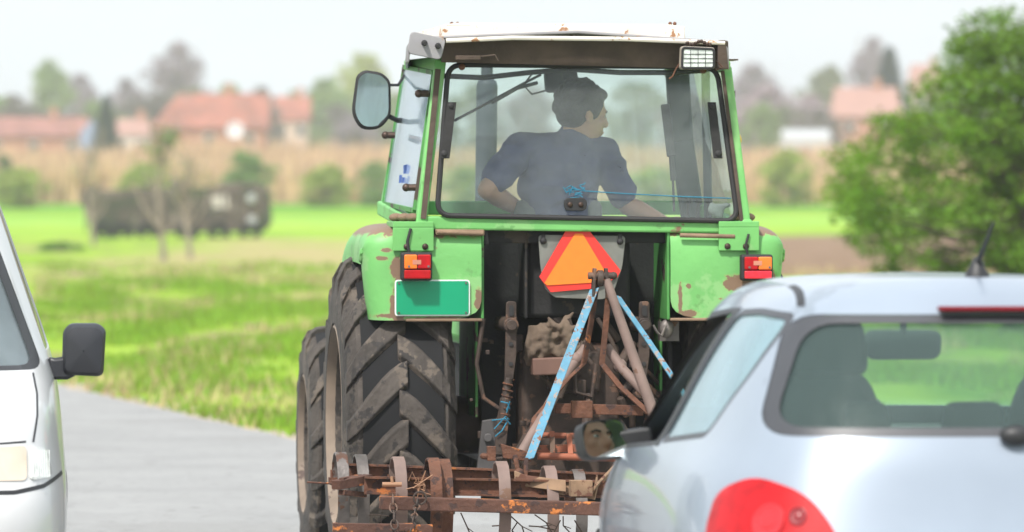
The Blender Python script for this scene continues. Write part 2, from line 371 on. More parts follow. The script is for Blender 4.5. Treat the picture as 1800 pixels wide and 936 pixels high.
base = ramp(nz(.9, 8, (1, .35, 1)), [(.32, G1), (.5, G2), (.68, (.27, .40, .05))])
base = mixc(ramp(nz(.5, 7, (1, .3, 1)), [(.53, (0, 0, 0)), (.63, (.85, .85, .85))]), base, (.28, .22, .12))
base = mixc(math_('MULTIPLY', math_('MULTIPLY', band(Yw, 112, 220, 16), band(sp.outputs['X'], -12, 80, 2.5)), ramp(nz(.25, 7, (1, .3, 1)), [(.36, (.25, .25, .25)), (.52, (1, 1, 1))])), base, (.34, .29, .13))                               # dead grass strip
field = ramp(nz(.05, 5, (.3, 1, 1)), [(.35, (.15, .31, .02)), (.55, (.28, .42, .04)), (.7, (.38, .46, .09))])
base = mixc(band(sp.outputs['Y'], 212, 5000, 6), base, field)
base = mixc(band(sp.outputs['Y'], 255, 275, 4), base, (.20, .40, .06))
base = mixc(band(sp.outputs['Y'], 290, 6000, 8), base, ramp(nz(.06, 5, (.4, 1, 1)), [(.4, (.10, .27, .02)), (.65, (.20, .34, .04))]))
plough = math_('MULTIPLY', band(sp.outputs['Y'], 112, 225, 5), band(sp.outputs['X'], 3.5, 60, 1.5))
base = mixc(plough, base, ramp(nz(.8, 6), [(.35, (.15, .095, .06)), (.65, (.27, .18, .12))]))
base = mixc(band(sp.outputs['Y'], 330, 6000, 8), base, (.34, .26, .14))
L.new(base, b.inputs['Base Color'])
bp = N.new('ShaderNodeBump'); bp.inputs['Strength'].default_value = .8; bp.inputs['Distance'].default_value = .08; L.new(nz(6, 6), bp.inputs['Height']); L.new(bp.outputs[0], b.inputs['Normal'])
MATS['verge_and_fields'] = gm
tagk(mb.out('ground', gm, smooth=True), 'structure')

M_earth = mat('bare_earth', (.22, .16, .10), .95, var=.3, scale=8, bump=.6)
# road, one sheet with a crumbling edge, and a gravel shoulder strip below it
M_road = mat('bleached_asphalt', (.26, .26, .255), .85, var=.10, scale=1.2, bump=.35, bscale=90, patch=[((.24, .238, .232), .58, .5), ((.19, .186, .18), .60, 9), ((.39, .38, .37), .64, 30)])
M_shld = mat('gravel_shoulder', (.36, .30, .23), .95, var=.3, scale=5, bump=.6, bscale=30)
def sheet(name, off0, off1, z, m, jit):
    mb = MB(); rows = []
    for i in range(230):
        Y = -30 + i * .75; e = edge(Y); j = jit * (noise.noise(Vector((Y * 1.3, off0, 0))) + .6 * noise.noise(Vector((Y * 4, 2, 0))))
        rows.append([(e + off0, Y, z), (e + (off0 + off1) / 2, Y, z), (e + off1 + j, Y, z)])
    mb.grid(rows); return tagk(mb.out(name, m), 'structure')
sheet('gravel_shoulder', -8.6, .42, .0, M_shld, .55)
sheet('road', -8.0, .0, .006, M_road, .10)

# ------------------------------------------------------------------ TRACTOR
T = Frame(1012, 23.0, 6.5)
tr = thing('tractor', 'old green cab tractor with rust patches, seen from behind on the road', 'tractor', T, (0, .6, 0))
def quad(mb, a, b, c, d, th):
    a, b, c, d = map(Vector, (a, b, c, d)); n = (b - a).cross(d - a).normalized() * th; mb.prism([a, b, c, d], n)
AX = .60; RW = .705
def tyre(name, cx, cy, cz, Rr, W, nl, parent, out=-1):
    """agricultural tyre: carcass + chevron lugs, rim, hub. out = side of the dish"""
    root = MB(); prof = []
    K = [(-.5, .60), (-.50, .74), (-.47, .86), (-.40, .935), (-.2, .955), (0, .96), (.2, .955), (.40, .935), (.47, .86), (.50, .74), (.5, .60), (.40, .54), (-.40, .54), (-.5, .60)]
    root.lathe([(Rr * r, x * W) for x, r in K], (cx, cy, cz), (1, 0, 0), 64)
    t = root.out('tyre', M_tyre, parent, smooth=50)
    lg = MB()
    for sd in (-1, 1):
        for k in range(nl):
            th0 = 2 * math.pi * (k + (.5 if sd > 0 else 0)) / nl; rows_t = []; rows_b = []
            for i in range(8):
                u = i / 7; xl = sd * W * (-.04 + .53 * u); ang = th0 + .36 * (u ** 1.25) ; hw = (.043 + .030 * (1 - abs(u - .35))) * (Rr / .705) / Rr
                rs = Rr * (1.0 - .012 * u - (.11 * max(0, u - .82) / .18)); rb = Rr * (.945 - .02 * u - (.17 * max(0, u - .8) / .2))
                def P(a, r, x): return Vector((cx + x, cy - r * math.cos(a), cz - r * math.sin(a)))
                top = [P(ang - hw * .72, rs, xl), P(ang + hw * .72, rs, xl)]; bot = [P(ang + hw * 1.15, rb, xl), P(ang - hw * 1.15, rb, xl)]
                rows_t.append(top + bot)
            vs = lg.grid(rows_t, close=True); lg.bm.faces.new(vs[0]); lg.bm.faces.new(vs[-1][::-1])
    lg.out('tread_lugs', M_tyre, t, bevel=.006)
    base = MB(); base.lathe([(Rr * .957, -.36 * W), (Rr * .964, 0), (Rr * .957, .36 * W)], (cx, cy, cz), (1, 0, 0), 64); base.out('tread_base', M_tyred, t, smooth=True)
    rm = MB(); s = out
    rm.lathe([(Rr * .60, s * W * .48), (Rr * .575, s * W * .50), (Rr * .55, s * W * .42), (Rr * .52, s * W * .12), (Rr * .30, s * W * .05), (Rr * .28, s * W * .16), (Rr * .12, s * W * .18), (.001, s * W * .18)], (cx, cy, cz), (1, 0, 0), 48)
    rm.lathe([(Rr * .60, -s * W * .48), (Rr * .55, -s * W * .42), (Rr * .52, s * W * .12)], (cx, cy, cz), (1, 0, 0), 48)
    r = rm.out('rim', M_rim, parent, smooth=35)
    hb = MB(); hb.cyl((cx + s * W * .15, cy, cz), (cx + s * W * .42, cy, cz), Rr * .10, n=20)
    for k in range(8):
        a = k * math.pi / 4; hb.cyl((cx + s * W * .12, cy + math.cos(a) * Rr * .2, cz + math.sin(a) * Rr * .2), (cx + s * W * .25, cy + math.cos(a) * Rr * .2, cz + math.sin(a) * Rr * .2), .016, n=6)
    hb.out('hub', M_bolt, r, smooth=True)
for nm, cx, cy, Rr, W, nl, sd in (('rear_wheel', -.705, AX, RW, .455, 18, -1), ('rear_wheel', .705, AX, RW, .455, 18, 1), ('front_wheel', -.73, 2.75, .535, .33, 15, -1), ('front_wheel', .73, 2.75, .535, .33, 15, 1)):
    wr = bpy.data.objects.new(nm, None); COL.objects.link(wr); wr.parent = tr; ORG[wr.name] = ORG[tr.name]
    tyre(nm, cx, cy, Rr, Rr, W, nl, wr, sd)

# fenders
def fender(sd):
    xi, xo = .385, .862; rows = []
    path = [(-.015, 1.150), (-.018, 1.25), (-.018, 1.36), (-.017, 1.455), (.0, 1.50), (.06, 1.53), (.25, 1.54), (.6, 1.545), (.95, 1.52), (1.2, 1.42), (1.32, 1.28)]
    for i, (y, z) in enumerate(path):
        a = Vector(path[max(i - 1, 0)]); c = Vector(path[min(i + 1, len(path) - 1)]); d = (c - a).normalized(); n = Vector((d.y, -d.x))   # inward normal (towards wheel)
        tap = -.028 * max(0, (1.40 - z) / .25)
        sec = [(xi, 0), (xo - .14, 0), (xo - .07, .006), (xo - .03, .025), (xo - .006, .06), (xo, .10), (xo, .16)]
        rows.append([(sd * (x + (tap if k > 1 else 0)), y + n.x * q, z + n.y * q) for k, (x, q) in enumerate(sec)])
    mb = MB(); mb.grid(rows); me = mb.mesh()
    me = evalmods(me, [('SUBSURF', dict(levels=2)), ('SOLIDIFY', dict(thickness=.008))])
    f = link(me, 'fender', M_fender, tr, smooth=50)
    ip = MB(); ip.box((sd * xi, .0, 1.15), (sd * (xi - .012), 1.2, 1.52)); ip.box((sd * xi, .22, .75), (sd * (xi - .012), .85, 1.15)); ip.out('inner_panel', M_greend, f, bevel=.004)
    lip = MB(); lip.box((sd * (xi - .002), -.025, 1.146), (sd * (xo - .17), -.008, 1.158)); lip.out('lower_lip', M_mud, f, bevel=.004)
    mp = MB(); x0, x1 = (.58, .745); mp.box((sd * x0, -.034, 1.43), (sd * x1, -.0195, 1.525)); mp.box((sd * x0, -.034, 1.525), (sd * x1, .25, 1.549)); mp.out('mount_plate', M_green, f, bevel=.003)
    bl = MB()
    for x in (.615, .69): bl.ball((sd * x, -.036, 1.448), (.013, .008, .013))
    bl.out('bolt', M_bolt, f, smooth=True)
    hg = MB()
    for k in range(3): hg.ball((sd * (.66 + k * .03), .02 + k * .04, 1.565), (.03, .035, .018))
    hg.out('cab_mount_rubber', M_mud, f, smooth=True)
    return f
FL, FRr = fender(-1), fender(1)
# tail lights
def taillight(px0, px1, py0, py1, sd):
    a = T.p(px0, py1, -.05); c = T.p(px1, py0, -.05); xw = c.x - a.x; zh = c.z - a.z
    h = MB(); h.box((a.x - (.006), -.034, a.z - .004), (c.x + .004, -.085, c.z + .006)); hh = h.out('tail_light', M_black, tr, bevel=.01)
    mid = a.x + xw * (.5)
    am = MB(); rd = MB(); rf = MB(); z1 = a.z + zh * .40
    lx0, lx1 = a.x + .006, c.x - .005
    ao, ai = (lx0, mid - .001) if sd < 0 else (mid + .001, lx1); ro, ri = (mid + .001, lx1) if sd < 0 else (lx0, mid - .001)
    am.box((ao, -.086, z1 + .002), (ai, -.112, c.z - .004)); rd.box((ro, -.086, z1 + .002), (ri, -.112, c.z - .004)); rf.box((lx0, -.086, a.z + .004), (lx1, -.110, z1 - .002))
    am.out('amber_lens', M_oral, hh, bevel=.005); rd.out('red_lens', M_redl, hh, bevel=.005)
    rf.out('reflector', mat('bright_red_reflector', (.75, .02, .04), .3, var=.2, scale=80) if sd > 0 else M_redl, hh, bevel=.005)
    bt = MB()
    for x in (lx0 + .018, lx1 - .010): bt.cyl((x, -.11, z1 + .012), (x, -.1145, z1 + .012), .005, n=10)
    bt.out('lens_screw', M_steel, hh)
    st = MB(); st.box((mid - .02, -.1125, z1 + .02), (mid + .014, -.1135, z1 + .038)); st.out('worn_sticker', mat('faded_sticker', (.5, .20, .13), .6), hh)
taillight(706, 757, 446, 492, -1); taillight(1303, 1355, 450, 492, 1)
cb = MB(); cb.tube([T.p(719, 445, -.045), T.p(716, 425, -.045), T.p(722, 402, -.04)], .006); cb.tube([T.p(1314, 447, -.045), T.p(1311, 430, -.05), T.p(1316, 412, -.04)], .005); cb.out('lamp_cable', M_black, tr, smooth=True)
# worn and rusty areas of the fender paint
O_ = ORG[tr.name]
SP = [(T.p(x, y, -.02) - O_, rx / 435, rz / 435) for x, y, rx, rz in ((1300, 497, 26, 14), (1352, 484, 13, 16), (692, 540, 8, 26), (698, 474, 12, 22), (843, 528, 10, 18), (853, 548, 7, 22), (1211, 503, 5, 5), (672, 455, 12, 5), (680, 440, 10, 4), (1208, 552, 16, 7), (690, 556, 30, 5), (770, 562, 80, 4), (1196, 530, 4, 30), (757, 410, 8, 10), (1338, 402, 26, 8), (690, 398, 30, 6))]
spots(M_fender, SP, (.20, .125, .08), top=[(1.492 - O_.z, .035, -1)])
# number plate
a, c = T.p(694, 556, -.03), T.p(826, 492, -.03)
pl = MB(); o2 = rpoly([(a.x, a.z), (c.x, a.z), (c.x, c.z), (a.x, c.z)], .014); pl.prism([(x, -.030, z) for x, z in o2], (0, .006, 0)); npl = pl.out('number_plate', M_white, tr)
e = .0055; pl = MB(); o2 = rpoly([(a.x + e, a.z + e), (c.x - e, a.z + e), (c.x - e, c.z - e), (a.x + e, c.z - e)], .010); pl.prism([(x, -.034, z) for x, z in o2], (0, .004, 0)); pl.out('plate_face', M_plate, npl)
pl = MB()
for x in (a.x + .016, c.x - .016):
    for z in (a.z + .013, c.z - .013): pl.cyl((x, -.034, z), (x, -.038, z), .0045, n=10)
pl.out('rivet', M_steel, npl)

# --- cab
cabp = {'BL': T.p(738, 406, 0), 'BR': T.p(1312, 412, 0), 'TL': T.p(774, 106, .08), 'TR': T.p(1276, 118, .08)}
FBL, FTL = T.p(672, 366, 1.30), T.p(718, 108, 1.30); FBR = Vector((-FBL.x + .02, 1.30, FBL.z)); FTR = Vector((-FTL.x + .02, 1.30, FTL.z))
cf = MB()
cf.bar(cabp['BL'], cabp['TL'], .045, .05, (0, 1, 0)); cf.bar(cabp['BR'], cabp['TR'], .04, .05, (0, 1, 0))
quad(cf, T.p(738, 404, -.012), T.p(1312, 411, -.012), T.p(1308, 388, -.012), T.p(743, 380, -.012), -.05)
cf.bar(FBL, FTL, .018, .06, (0, 1, 0)); cf.bar(FBR, FTR, .05, .06, (0, 1, 0))
cf.bar(cabp['BL'] + Vector((0, .02, .01)), FBL, .045, .06, (0, 0, 1)); cf.bar(cabp['BR'] + Vector((0, .02, .01)), FBR, .045, .06, (0, 0, 1))
cf.bar(cabp['TL'] + Vector((0, 0, -.02)), FTL + Vector((0, 0, -.03)), .04, .07, (0, 0, 1)); cf.bar(cabp['TR'], FTR, .04, .05, (0, 0, 1)); cf.bar(FBL, FBR, .05, .06, (0, 0, 1))
CAB = cf.out('cab_frame', M_green, tr, bevel=.008)
# mounting feet below the cab corners, green
ft = MB(); quad(ft, T.p(720, 445, -.03), T.p(742, 446, -.03), T.p(745, 402, -.03), T.p(722, 398, -.03), -.05); quad(ft, T.p(1295, 418, -.03), T.p(1322, 418, -.03), T.p(1322, 386, -.03), T.p(1306, 386, -.03), -.05)
ft.out('cab_foot', M_green, CAB, bevel=.006)
# seals
sl = MB(); ctr = [T.p(765, 381, -.02), T.p(788, 112, .052), T.p(1262, 118, .052), T.p(1300, 391, -.02)]
def lp(a, b, n=6): return [a.lerp(b, k / n) for k in range(n + 1)]
gl0 = [(768, 379), (788, 116), (1260, 120), (1296, 389)]
def ringpts(grow, ybot, ytop):
    P2 = rpoly([(768 - grow, 379 + grow), (788 - grow, 114 - grow), (1260 + grow, 118 - grow), (1297 + grow, 389 + grow)], 26, 6)
    return [T.p(x, y, ybot + (ytop - ybot) * (385 - y) / 270) for x, y in P2]
rp = ringpts(0, -.018, .055); sl.tube(rp + [rp[0]], .011, 8, caps=False); sl.out('window_seal', M_black, CAB, smooth=True)
rg = MB(); rg.face(ringpts(1, -.016, .057)); RG = rg.out('rear_window', G_rear, CAB)
rt = MB(); rt.bar(T.p(770, 122, .04), T.p(744, 385, -.02), .022, .012, (0, 1, 0)); rt.bar(T.p(1270, 125, .04), T.p(1304, 392, -.02), .014, .012, (0, 1, 0)); rt.out('frame_gasket', M_brown, CAB)
# roof
rf = MB()
def z_(y, ly): return T.p(1000, y, ly).z
xl, xr = T.p(716, 80, -.06).x, T.p(1279, 90, -.06).x
zt, zb_ = z_(66, -.06), z_(106, -.06)
# shell: top sheet, sides, front
prof = [(xl - .005, zb_ - .01), (xl, zt - .03), (xl + .03, zt), (0, zt + .028), (xr - .03, zt - .012), (xr, zt - .04), (xr + .005, zb_ - .035)]
rows = [[(x * (1 - .135 * max(0, y) / 1.4) + .045 * max(0, y) / 1.4, y, z) for x, z in prof] for y in (-.075, -.07, .3, .8, 1.3, 1.42, 1.44)]
rf.grid(rows); me = evalmods(rf.mesh(), [('SOLIDIFY', dict(thickness=.012)), ('BEVEL', dict(width=.008, segments=2, limit_method='ANGLE'))]); ROOF = link(me, 'roof', M_roof, tr, smooth=35)
# side end cap turned toward the rear (grey sheet on the left)
ec = MB(); pe = rpoly([(T.p(716, 92, -.08).x, T.p(716, 94, -.08).z), (T.p(775, 107, -.08).x, T.p(775, 106, -.08).z), (T.p(784, 70, -.08).x, T.p(784, 68, -.08).z), (T.p(722, 57, -.08).x, T.p(722, 55, -.08).z)], .02)
ec.prism([(x, -.084, z) for x, z in pe], (0, .02, 0)); eo = ec.out('roof_end_cap', M_roof, ROOF, bevel=.003)
kb = MB()
for px, py in ((746, 76), (770, 81)): kb.cyl(T.p(px, py, -.085), T.p(px + 2, py, -.12), .013, .008, 10)
kb.out('rubber_knob', M_black, ROOF, smooth=True)
fs = MB(); quad(fs, T.p(776, 110, -.0), T.p(1282, 122, -.0), T.p(1280, 74, -.03), T.p(782, 66, -.03), -.02); fs.out('roof_fascia', M_brown, ROOF)
tp = MB(); tp.tube([T.p(784, 72, -.078), T.p(900, 67, -.078), T.p(1100, 69, -.078), T.p(1274, 76, -.078)], .009, 8); tp.out('roof_edge_lip', M_cream, ROOF, smooth=True)
gp = MB(); quad(gp, T.p(1262, 122, -.082), T.p(1281, 122, -.082), T.p(1276, 71, -.082), T.p(1262, 71, -.082), -.02); gp.out('roof_corner', M_brown, ROOF, bevel=.004)
hz = MB(); h0, h1 = T.p(776, 49, .1), T.p(1205, 50, .1)
hz.grid([[(x, y, z) for x, z in ((h0.x, zt - .0), (h0.x + .01, h0.z + .012), (h0.x + .06, h0.z + .02), (h1.x - .06, h0.z + .016), (h1.x - .01, h0.z + .006), (h1.x, zt - .0))] for y in (.1, .11, .7, 1.2, 1.21)])
me = evalmods(hz.mesh(), [('SOLIDIFY', dict(thickness=.012))]); link(me, 'roof_hatch', M_cream, ROOF, smooth=30)
hz = MB(); hz.box((h0.x + .004, .092, zt - .01), (h1.x - .004, .12, h0.z + .008)); hz.out('hatch_rim', M_cream, ROOF, bevel=.004)
hh = MB()
for px in (794, 804, 1178, 1186): hh.ball(T.p(px, 42, .14), (.008, .008, .008))
hh.cyl((h0.x + .02, .10, h0.z + .004), (h1.x - .02, .10, h0.z - .004), .006); hh.out('hatch_bolt', M_rust, ROOF, smooth=True)
# wiper motor box/wire on the fascia
wm = MB(); wm.box(T.p(800, 106, -.04), T.p(845, 98, -.07)); wm.tube([T.p(845, 100, -.06), T.p(870, 97, -.06), T.p(876, 108, -.06)], .004); wm.out('wiring_clip', M_brown, ROOF, bevel=.003)
# work light
wl = MB(); o2 = rpoly([(1197, 122), (1257, 122), (1257, 84), (1199, 81)], 6)
wl.prism([T.p(x, y, -.16) for x, y in o2], (0, .07, 0)); WL = wl.out('work_light', mat('cream_lamp_shell', (.42, .36, .29), .6, var=.25), tr, bevel=.006)
wl = MB(); o2 = rpoly([(1201, 118), (1253, 118), (1253, 89), (1202, 87)], 4); wl.prism([T.p(x, y, -.165) for x, y in o2], (0, .008, 0)); wl.out('lens', M_lamp, WL)
wl = MB(); o2 = rpoly([(1199, 120), (1255, 120), (1255, 87), (1200, 84)], 5); q = [T.p(x, y, -.166) for x, y in o2]; wl.tube(q + [q[0]], .005, 6, caps=False)
for k in range(1, 4): wl.bar(T.p(1201 + k * 13, 118, -.167), T.p(1201 + k * 13, 88, -.167), .0015, .002)
for k in range(1, 4): wl.bar(T.p(1202, 88 + k * 7.5, -.167), T.p(1253, 88 + k * 7.5, -.167), .0015, .002)
wl.out('lens_bezel', M_black, WL, smooth=30)
ch = MB()
for k in range(9): ch.ball(T.p(1208 + k * 5, 76 + 3 * math.sin(k), -.12), .008)
ch.out('chain', M_bolt, WL, smooth=True)
wr_ = MB(); wr_.tube([T.p(1196, 110, -.1), T.p(1188, 122, -.1), T.p(1182, 135, -.1), T.p(1176, 139, -.1)], .003); wr_.tube([T.p(1256, 105, -.1), T.p(1270, 118, -.1), T.p(1258, 124, -.1)], .003); wr_.out('wire', M_rust, WL)
# window hinges / brackets, latch, buttons, string
hb = MB()
for q in ([(786, 180), (802, 180), (790, 279), (773, 279)], [(1243, 180), (1258, 180), (1270, 279), (1254, 279)]):
    hb.prism([T.p(x, y, -.03 + .07 * (385 - y) / 270 - .01) for x, y in q], (0, -.008, 0))
HB = hb.out('hinge_plate', M_dark, RG, bevel=.002)
hb = MB()
for px, py in ((792, 187), (780, 271), (1250, 188), (1262, 271)):
    q = T.p(px, py, .022 + .0 * py if py < 200 else -.002); hb.ball(q + Vector((0, -.012, 0)), (.016, .012, .016)); hb.cyl(q, q + Vector((0, -.028, 0)), .006, n=8)
hb.out('hinge_knob', M_black, RG, smooth=True)
lt = MB(); o2 = rpoly([(991, 348), (1031, 348), (1031, 371), (991, 371)], 11); lt.prism([T.p(x, y, -.02) for x, y in o2], (0, -.018, 0)); lt.out('latch_plate', M_black, RG, bevel=.003)
lt = MB()
for px in (1002, 1021): lt.ball(T.p(px, 360, -.04), (.011, .006, .011))
lt.out('latch_bolt', M_bolt, RG, smooth=True)
lt = MB()
for px, py in ((812, 118), (1236, 124)): lt.ball(T.p(px, py, .03), (.014, .01, .014))
lt.out('window_pivot', M_rust, RG, smooth=True)
# left side window/door
G_pts = [T.p(710, 118, 1.22), T.p(762, 128, .14), T.p(728, 370, .06), T.p(674, 358, 1.24)]
sw = MB(); quad(sw, *G_pts, .005); SW = sw.out('side_window', G_side, CAB)
quad_ = MB()
for a_, b__ in zip(G_pts, G_pts[1:] + G_pts[:1]): quad_.bar(a_, b__, .014, .018, (0, 1, 0) if abs(a_.z - b__.z) > .3 else (0, 0, 1))
quad_.out('side_window_frame', M_greend, SW)
hg = MB()
for px, py, ly in ((749, 165, .10), (690, 238, .9), (727, 330, .08)): q = T.p(px, py, ly); hg.cyl(q + Vector((-.025, 0, 0)), q + Vector((.01, 0, 0)), .014, n=8); hg.ball(q + Vector((-.03, 0, 0)), .017)
hg.out('side_hinge', M_bolt, SW, smooth=True)
st = MB(); st.prism([T.p(x, y, .55) + Vector((-.012, 0, 0)) for x, y in ((715, 291), (727, 288), (727, 304), (715, 306))], (-.002, 0, 0))
for k in range(3): st.prism([T.p(x, y, .58) + Vector((-.012, 0, 0)) for x, y in ((708 + k * 5, 308 + k * 4), (712 + k * 5, 308 + k * 4), (711 + k * 5, 322), (707 + k * 5, 322))], (-.002, 0, 0))
st.out('blue_sticker', mat('sticker_blue', (.12, .2, .5), .5), SW)
# right side lamp + hinges
rs = MB(); q = T.p(1297, 246, .35); rs.ball(q, (.016, .016, .026), 3); rs.out('side_marker', mat('yellow_lens', (.85, .50, .02), .3, coat=.5), CAB, smooth=True)
rs = MB(); rs.box(T.p(1280, 172, .1), T.p(1290, 160, .14)); rs.box(T.p(1281, 104, .2), T.p(1288, 108, .35)); rs.out('side_hinge', M_bolt, CAB)
g2 = MB(); quad(g2, T.p(1268, 122, .1), FTR, FBR, T.p(1305, 390, .04), .004); g2.out('side_window', G_front, CAB)
g3 = MB(); quad(g3, FTL, FTR, FBR, FBL, .004); g3.out('windscreen', G_front, CAB)
# mirror on the left
o2 = rpoly([(627, 133), (640, 123), (672, 128), (687, 142), (688, 205), (668, 228), (634, 229), (618, 200)], 16, 4)
mm = MB(); mm.prism([T.p(x, y, .90) for x, y in o2], (0, .035, 0)); MI = mm.out('side_mirror', M_black, tr, bevel=.01, smooth=True)
cxm = sum(x for x, y in o2) / len(o2); cym = sum(y for x, y in o2) / len(o2)
mm = MB(); mm.prism([T.p(cxm + (x - cxm) * .86, cym + (y - cym) * .90, .885 + (y - cym) / 430 * .10 + (x - cxm) / 430 * .10) for x, y in o2], (0, .003, 0)); mm.out('mirror_face', M_mirror, MI)
mm = MB(); mm.tube([T.p(684, 205, .92), T.p(698, 212, .95), T.p(706, 212, 1.1)], .011); mm.tube([T.p(684, 150, .94), T.p(700, 150, 1.0), T.p(712, 130, 1.2)], .006); mm.out('mirror_arm', M_black, MI, smooth=True)
pc = MB(); pc.bar(T.p(1190, 122, 1.1), T.p(1198, 250, 1.1), .10, .04, (0, 1, 0)); pc.bar(T.p(1198, 248, 1.1), T.p(1219, 392, 1.1), .10, .04, (0, 1, 0)); pc.bar(T.p(1240, 122, .7), T.p(1245, 392, .7), .035, .03, (0, 1, 0)); pc.out('pillar_cover', mat('blue_grey_lining', (.035, .05, .055), .7, var=.4), CAB, bevel=.01)
# interior: exhaust stack, struts, rear-view, cables, seat, wheel
ex = MB(); a_, b__ = T.p(853, 420, 2.0), T.p(856, 150, 2.0); ex.cyl(a_, b__, .047, n=20); ex.ball(b__, (.047, .047, .035)); ex.cyl(b__, b__ + Vector((0, 0, .10)), .026, n=14); ex.out('exhaust_stack', mat('grey_blue_exhaust', (.05, .055, .07), .6, var=.3), tr, smooth=35)
gs = MB(); gs.bar(T.p(1169, 184, .20), T.p(1180, 275, .16), .035, .02, (0, 1, 0)); gs.out('strut_plate', M_dark, CAB, bevel=.003)
gs = MB(); gs.cyl(T.p(1180, 272, .17), T.p(1183, 318, .17), .011); gs.cyl(T.p(1183, 318, .17), T.p(1185, 372, .17), .005); gs.out('gas_strut', M_dark, CAB, smooth=35)
rv = MB(); o2 = rpoly([(957, 122), (990, 118), (992, 162), (960, 164)], 9); rv.prism([T.p(x, y, 1.0) for x, y in o2], (0, .05, 0)); o2 = rpoly([(986, 120), (1014, 120), (1018, 146), (990, 150)], 9); rv.prism([T.p(x, y, 1.05) for x, y in o2], (0, .05, 0)); rv.out('sun_visor', M_dark, CAB, bevel=.01)
cbp = MB(); cbp.tube([T.p(780, 134, .5), T.p(850, 137, .5), T.p(930, 128, .6), T.p(1000, 122, .7), T.p(1090, 128, .5), T.p(1180, 128, .5), T.p(1240, 124, .4)], .011)
cbp.tube([T.p(800, 212, .12), T.p(860, 180, .5), T.p(915, 150, .8), T.p(950, 132, .9)], .006); cbp.tube([T.p(866, 180, .55), T.p(910, 155, .8), T.p(944, 146, .85)], .008)
cbp.tube([T.p(940, 124, .9), T.p(920, 150, .85), T.p(935, 166, .85), T.p(958, 160, .9)], .004)
cbp.out('roof_cable', M_dark, CAB, smooth=True)
se = MB(); 
for (x0, y0, x1, y1, l0, l1) in ((905, 352, 1060, 470, .52, .60),): a_, b__ = T.p(x0, y1, l0), T.p(x1, y0, l0); se.box((a_.x, l0, a_.z), (b__.x, l1, b__.z))
se.box((a_.x - .02, .56, 1.14), (b__.x + .02, 1.02, 1.24)); SEAT = se.out('driver_seat', M_seat, tr, bevel=.03, smooth=35)
sp_ = MB(); sp_.box((a_.x + .1, .6, .95), (b__.x - .1, .95, 1.14)); sp_.out('seat_base', M_dark, SEAT)
sw_ = MB(); c0 = Vector((-.06, 1.18, 1.42)); nn = Vector((0, -.5, .87)).normalized(); xx, yy, _ = basis(nn); q = [c0 + (xx * math.cos(t) + yy * math.sin(t)) * .19 for t in [k * math.pi / 12 for k in range(25)]]
sw_.tube(q, .012, 8, caps=False); sw_.cyl(c0, c0 - nn * .35, .02); 
for t in (.5, 2.6, 4.7): sw_.cyl(c0, c0 + (xx * math.cos(t) + yy * math.sin(t)) * .19, .008)
sw_.out('steering_wheel', M_black, tr, smooth=35)
lv = MB()
for px in (1205, 1222, 1240): lv.cyl(T.p(px, 400, .5), T.p(px + 6, 355, .45), .006); lv.ball(T.p(px + 6, 353, .45), .016)
lv.out('control_lever', M_dark, tr, smooth=True)
rag = MB()
for k in range(12): rag.ball(T.p(1262 + random.uniform(-16, 16), 372 + random.uniform(-12, 10), .12), (random.uniform(.01, .025), .02, random.uniform(.01, .022)), 1)
ro = link(remesh(rag, .008, 3), 'rag', mat('pale_rag', (.16, .17, .16), .9, var=.3, scale=20), None, smooth=True); ro.location = T.world(Vector((0, 0, 0))); ro.rotation_euler.z = T.yaw
ro['label'] = 'crumpled pale rag lying inside the tractor rear window, lower right corner'; ro['category'] = 'rag'
# blue twine on the window
tw = MB(); tw.tube([T.p(1005, 328, -.028), T.p(1014, 333, -.03), T.p(1025, 336, -.028), T.p(1100, 341, -.024), T.p(1200, 346, -.022), T.p(1285, 349, -.02)], .0025, 6)
for k in range(14):
    a_ = T.p(1012 + random.uniform(-11, 16), 333 + random.uniform(-8, 9), -.03); tw.tube([a_, a_ + Vector((random.uniform(-.02, .02), -.006, random.uniform(-.02, .01))), a_ + Vector((random.uniform(-.03, .03), 0, random.uniform(-.03, .02)))], .0022, 5)
tw.out('blue_twine', M_str, tr)

# --- rear bulkhead, plate and warning triangle
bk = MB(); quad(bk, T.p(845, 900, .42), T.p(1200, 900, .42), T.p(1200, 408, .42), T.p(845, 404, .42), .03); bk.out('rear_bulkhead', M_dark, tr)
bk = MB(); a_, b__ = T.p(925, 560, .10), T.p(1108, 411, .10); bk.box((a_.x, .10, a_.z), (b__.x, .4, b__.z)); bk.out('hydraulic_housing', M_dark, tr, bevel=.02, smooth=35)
bk = MB(); a_, b__ = T.p(852, 428, .05), T.p(1190, 404, .05); bk.box((a_.x, .05, a_.z), (b__.x, .2, b__.z))
bk.bar(T.p(924, 410, .07), T.p(924, 560, .07), .012, .05); bk.bar(T.p(1172, 430, .2), T.p(1178, 700, .2), .02, .05); bk.bar(T.p(852, 404, .02), T.p(855, 432, .02), .02, .03)
bk.out('cross_member', M_dark, tr, bevel=.006)
bk = MB(); quad(bk, T.p(766, 414, -.02), T.p(852, 415, -.02), T.p(852, 404, -.02), T.p(764, 403, -.02), -.05); bk.tube([T.p(768, 408, -.03), T.p(850, 411, -.03)], .010); bk.tube([T.p(1195, 414, -.03), T.p(1292, 416, -.03)], .010); bk.out('cab_floor_edge', M_mud, tr, bevel=.006)
bp_ = MB(); o2 = rpoly([(946, 413), (1100, 415), (1094, 470), (1078, 516), (1062, 527), (975, 524), (958, 508), (950, 470)], 8, 3); bp_.prism([T.p(x, y, .02) for x, y in o2], (0, .008, 0)); BPn = bp_.out('sign_board', M_grey, tr, bevel=.002)
bb = MB()
for px, py in ((955, 424), (1090, 425)): bb.ball(T.p(px, py, .015), (.014, .012, .014)); bb.bar(T.p(px, 424, .012), T.p(px, 412, .012), .016, .008)
bb.out('board_bolt', M_black, BPn, smooth=True)
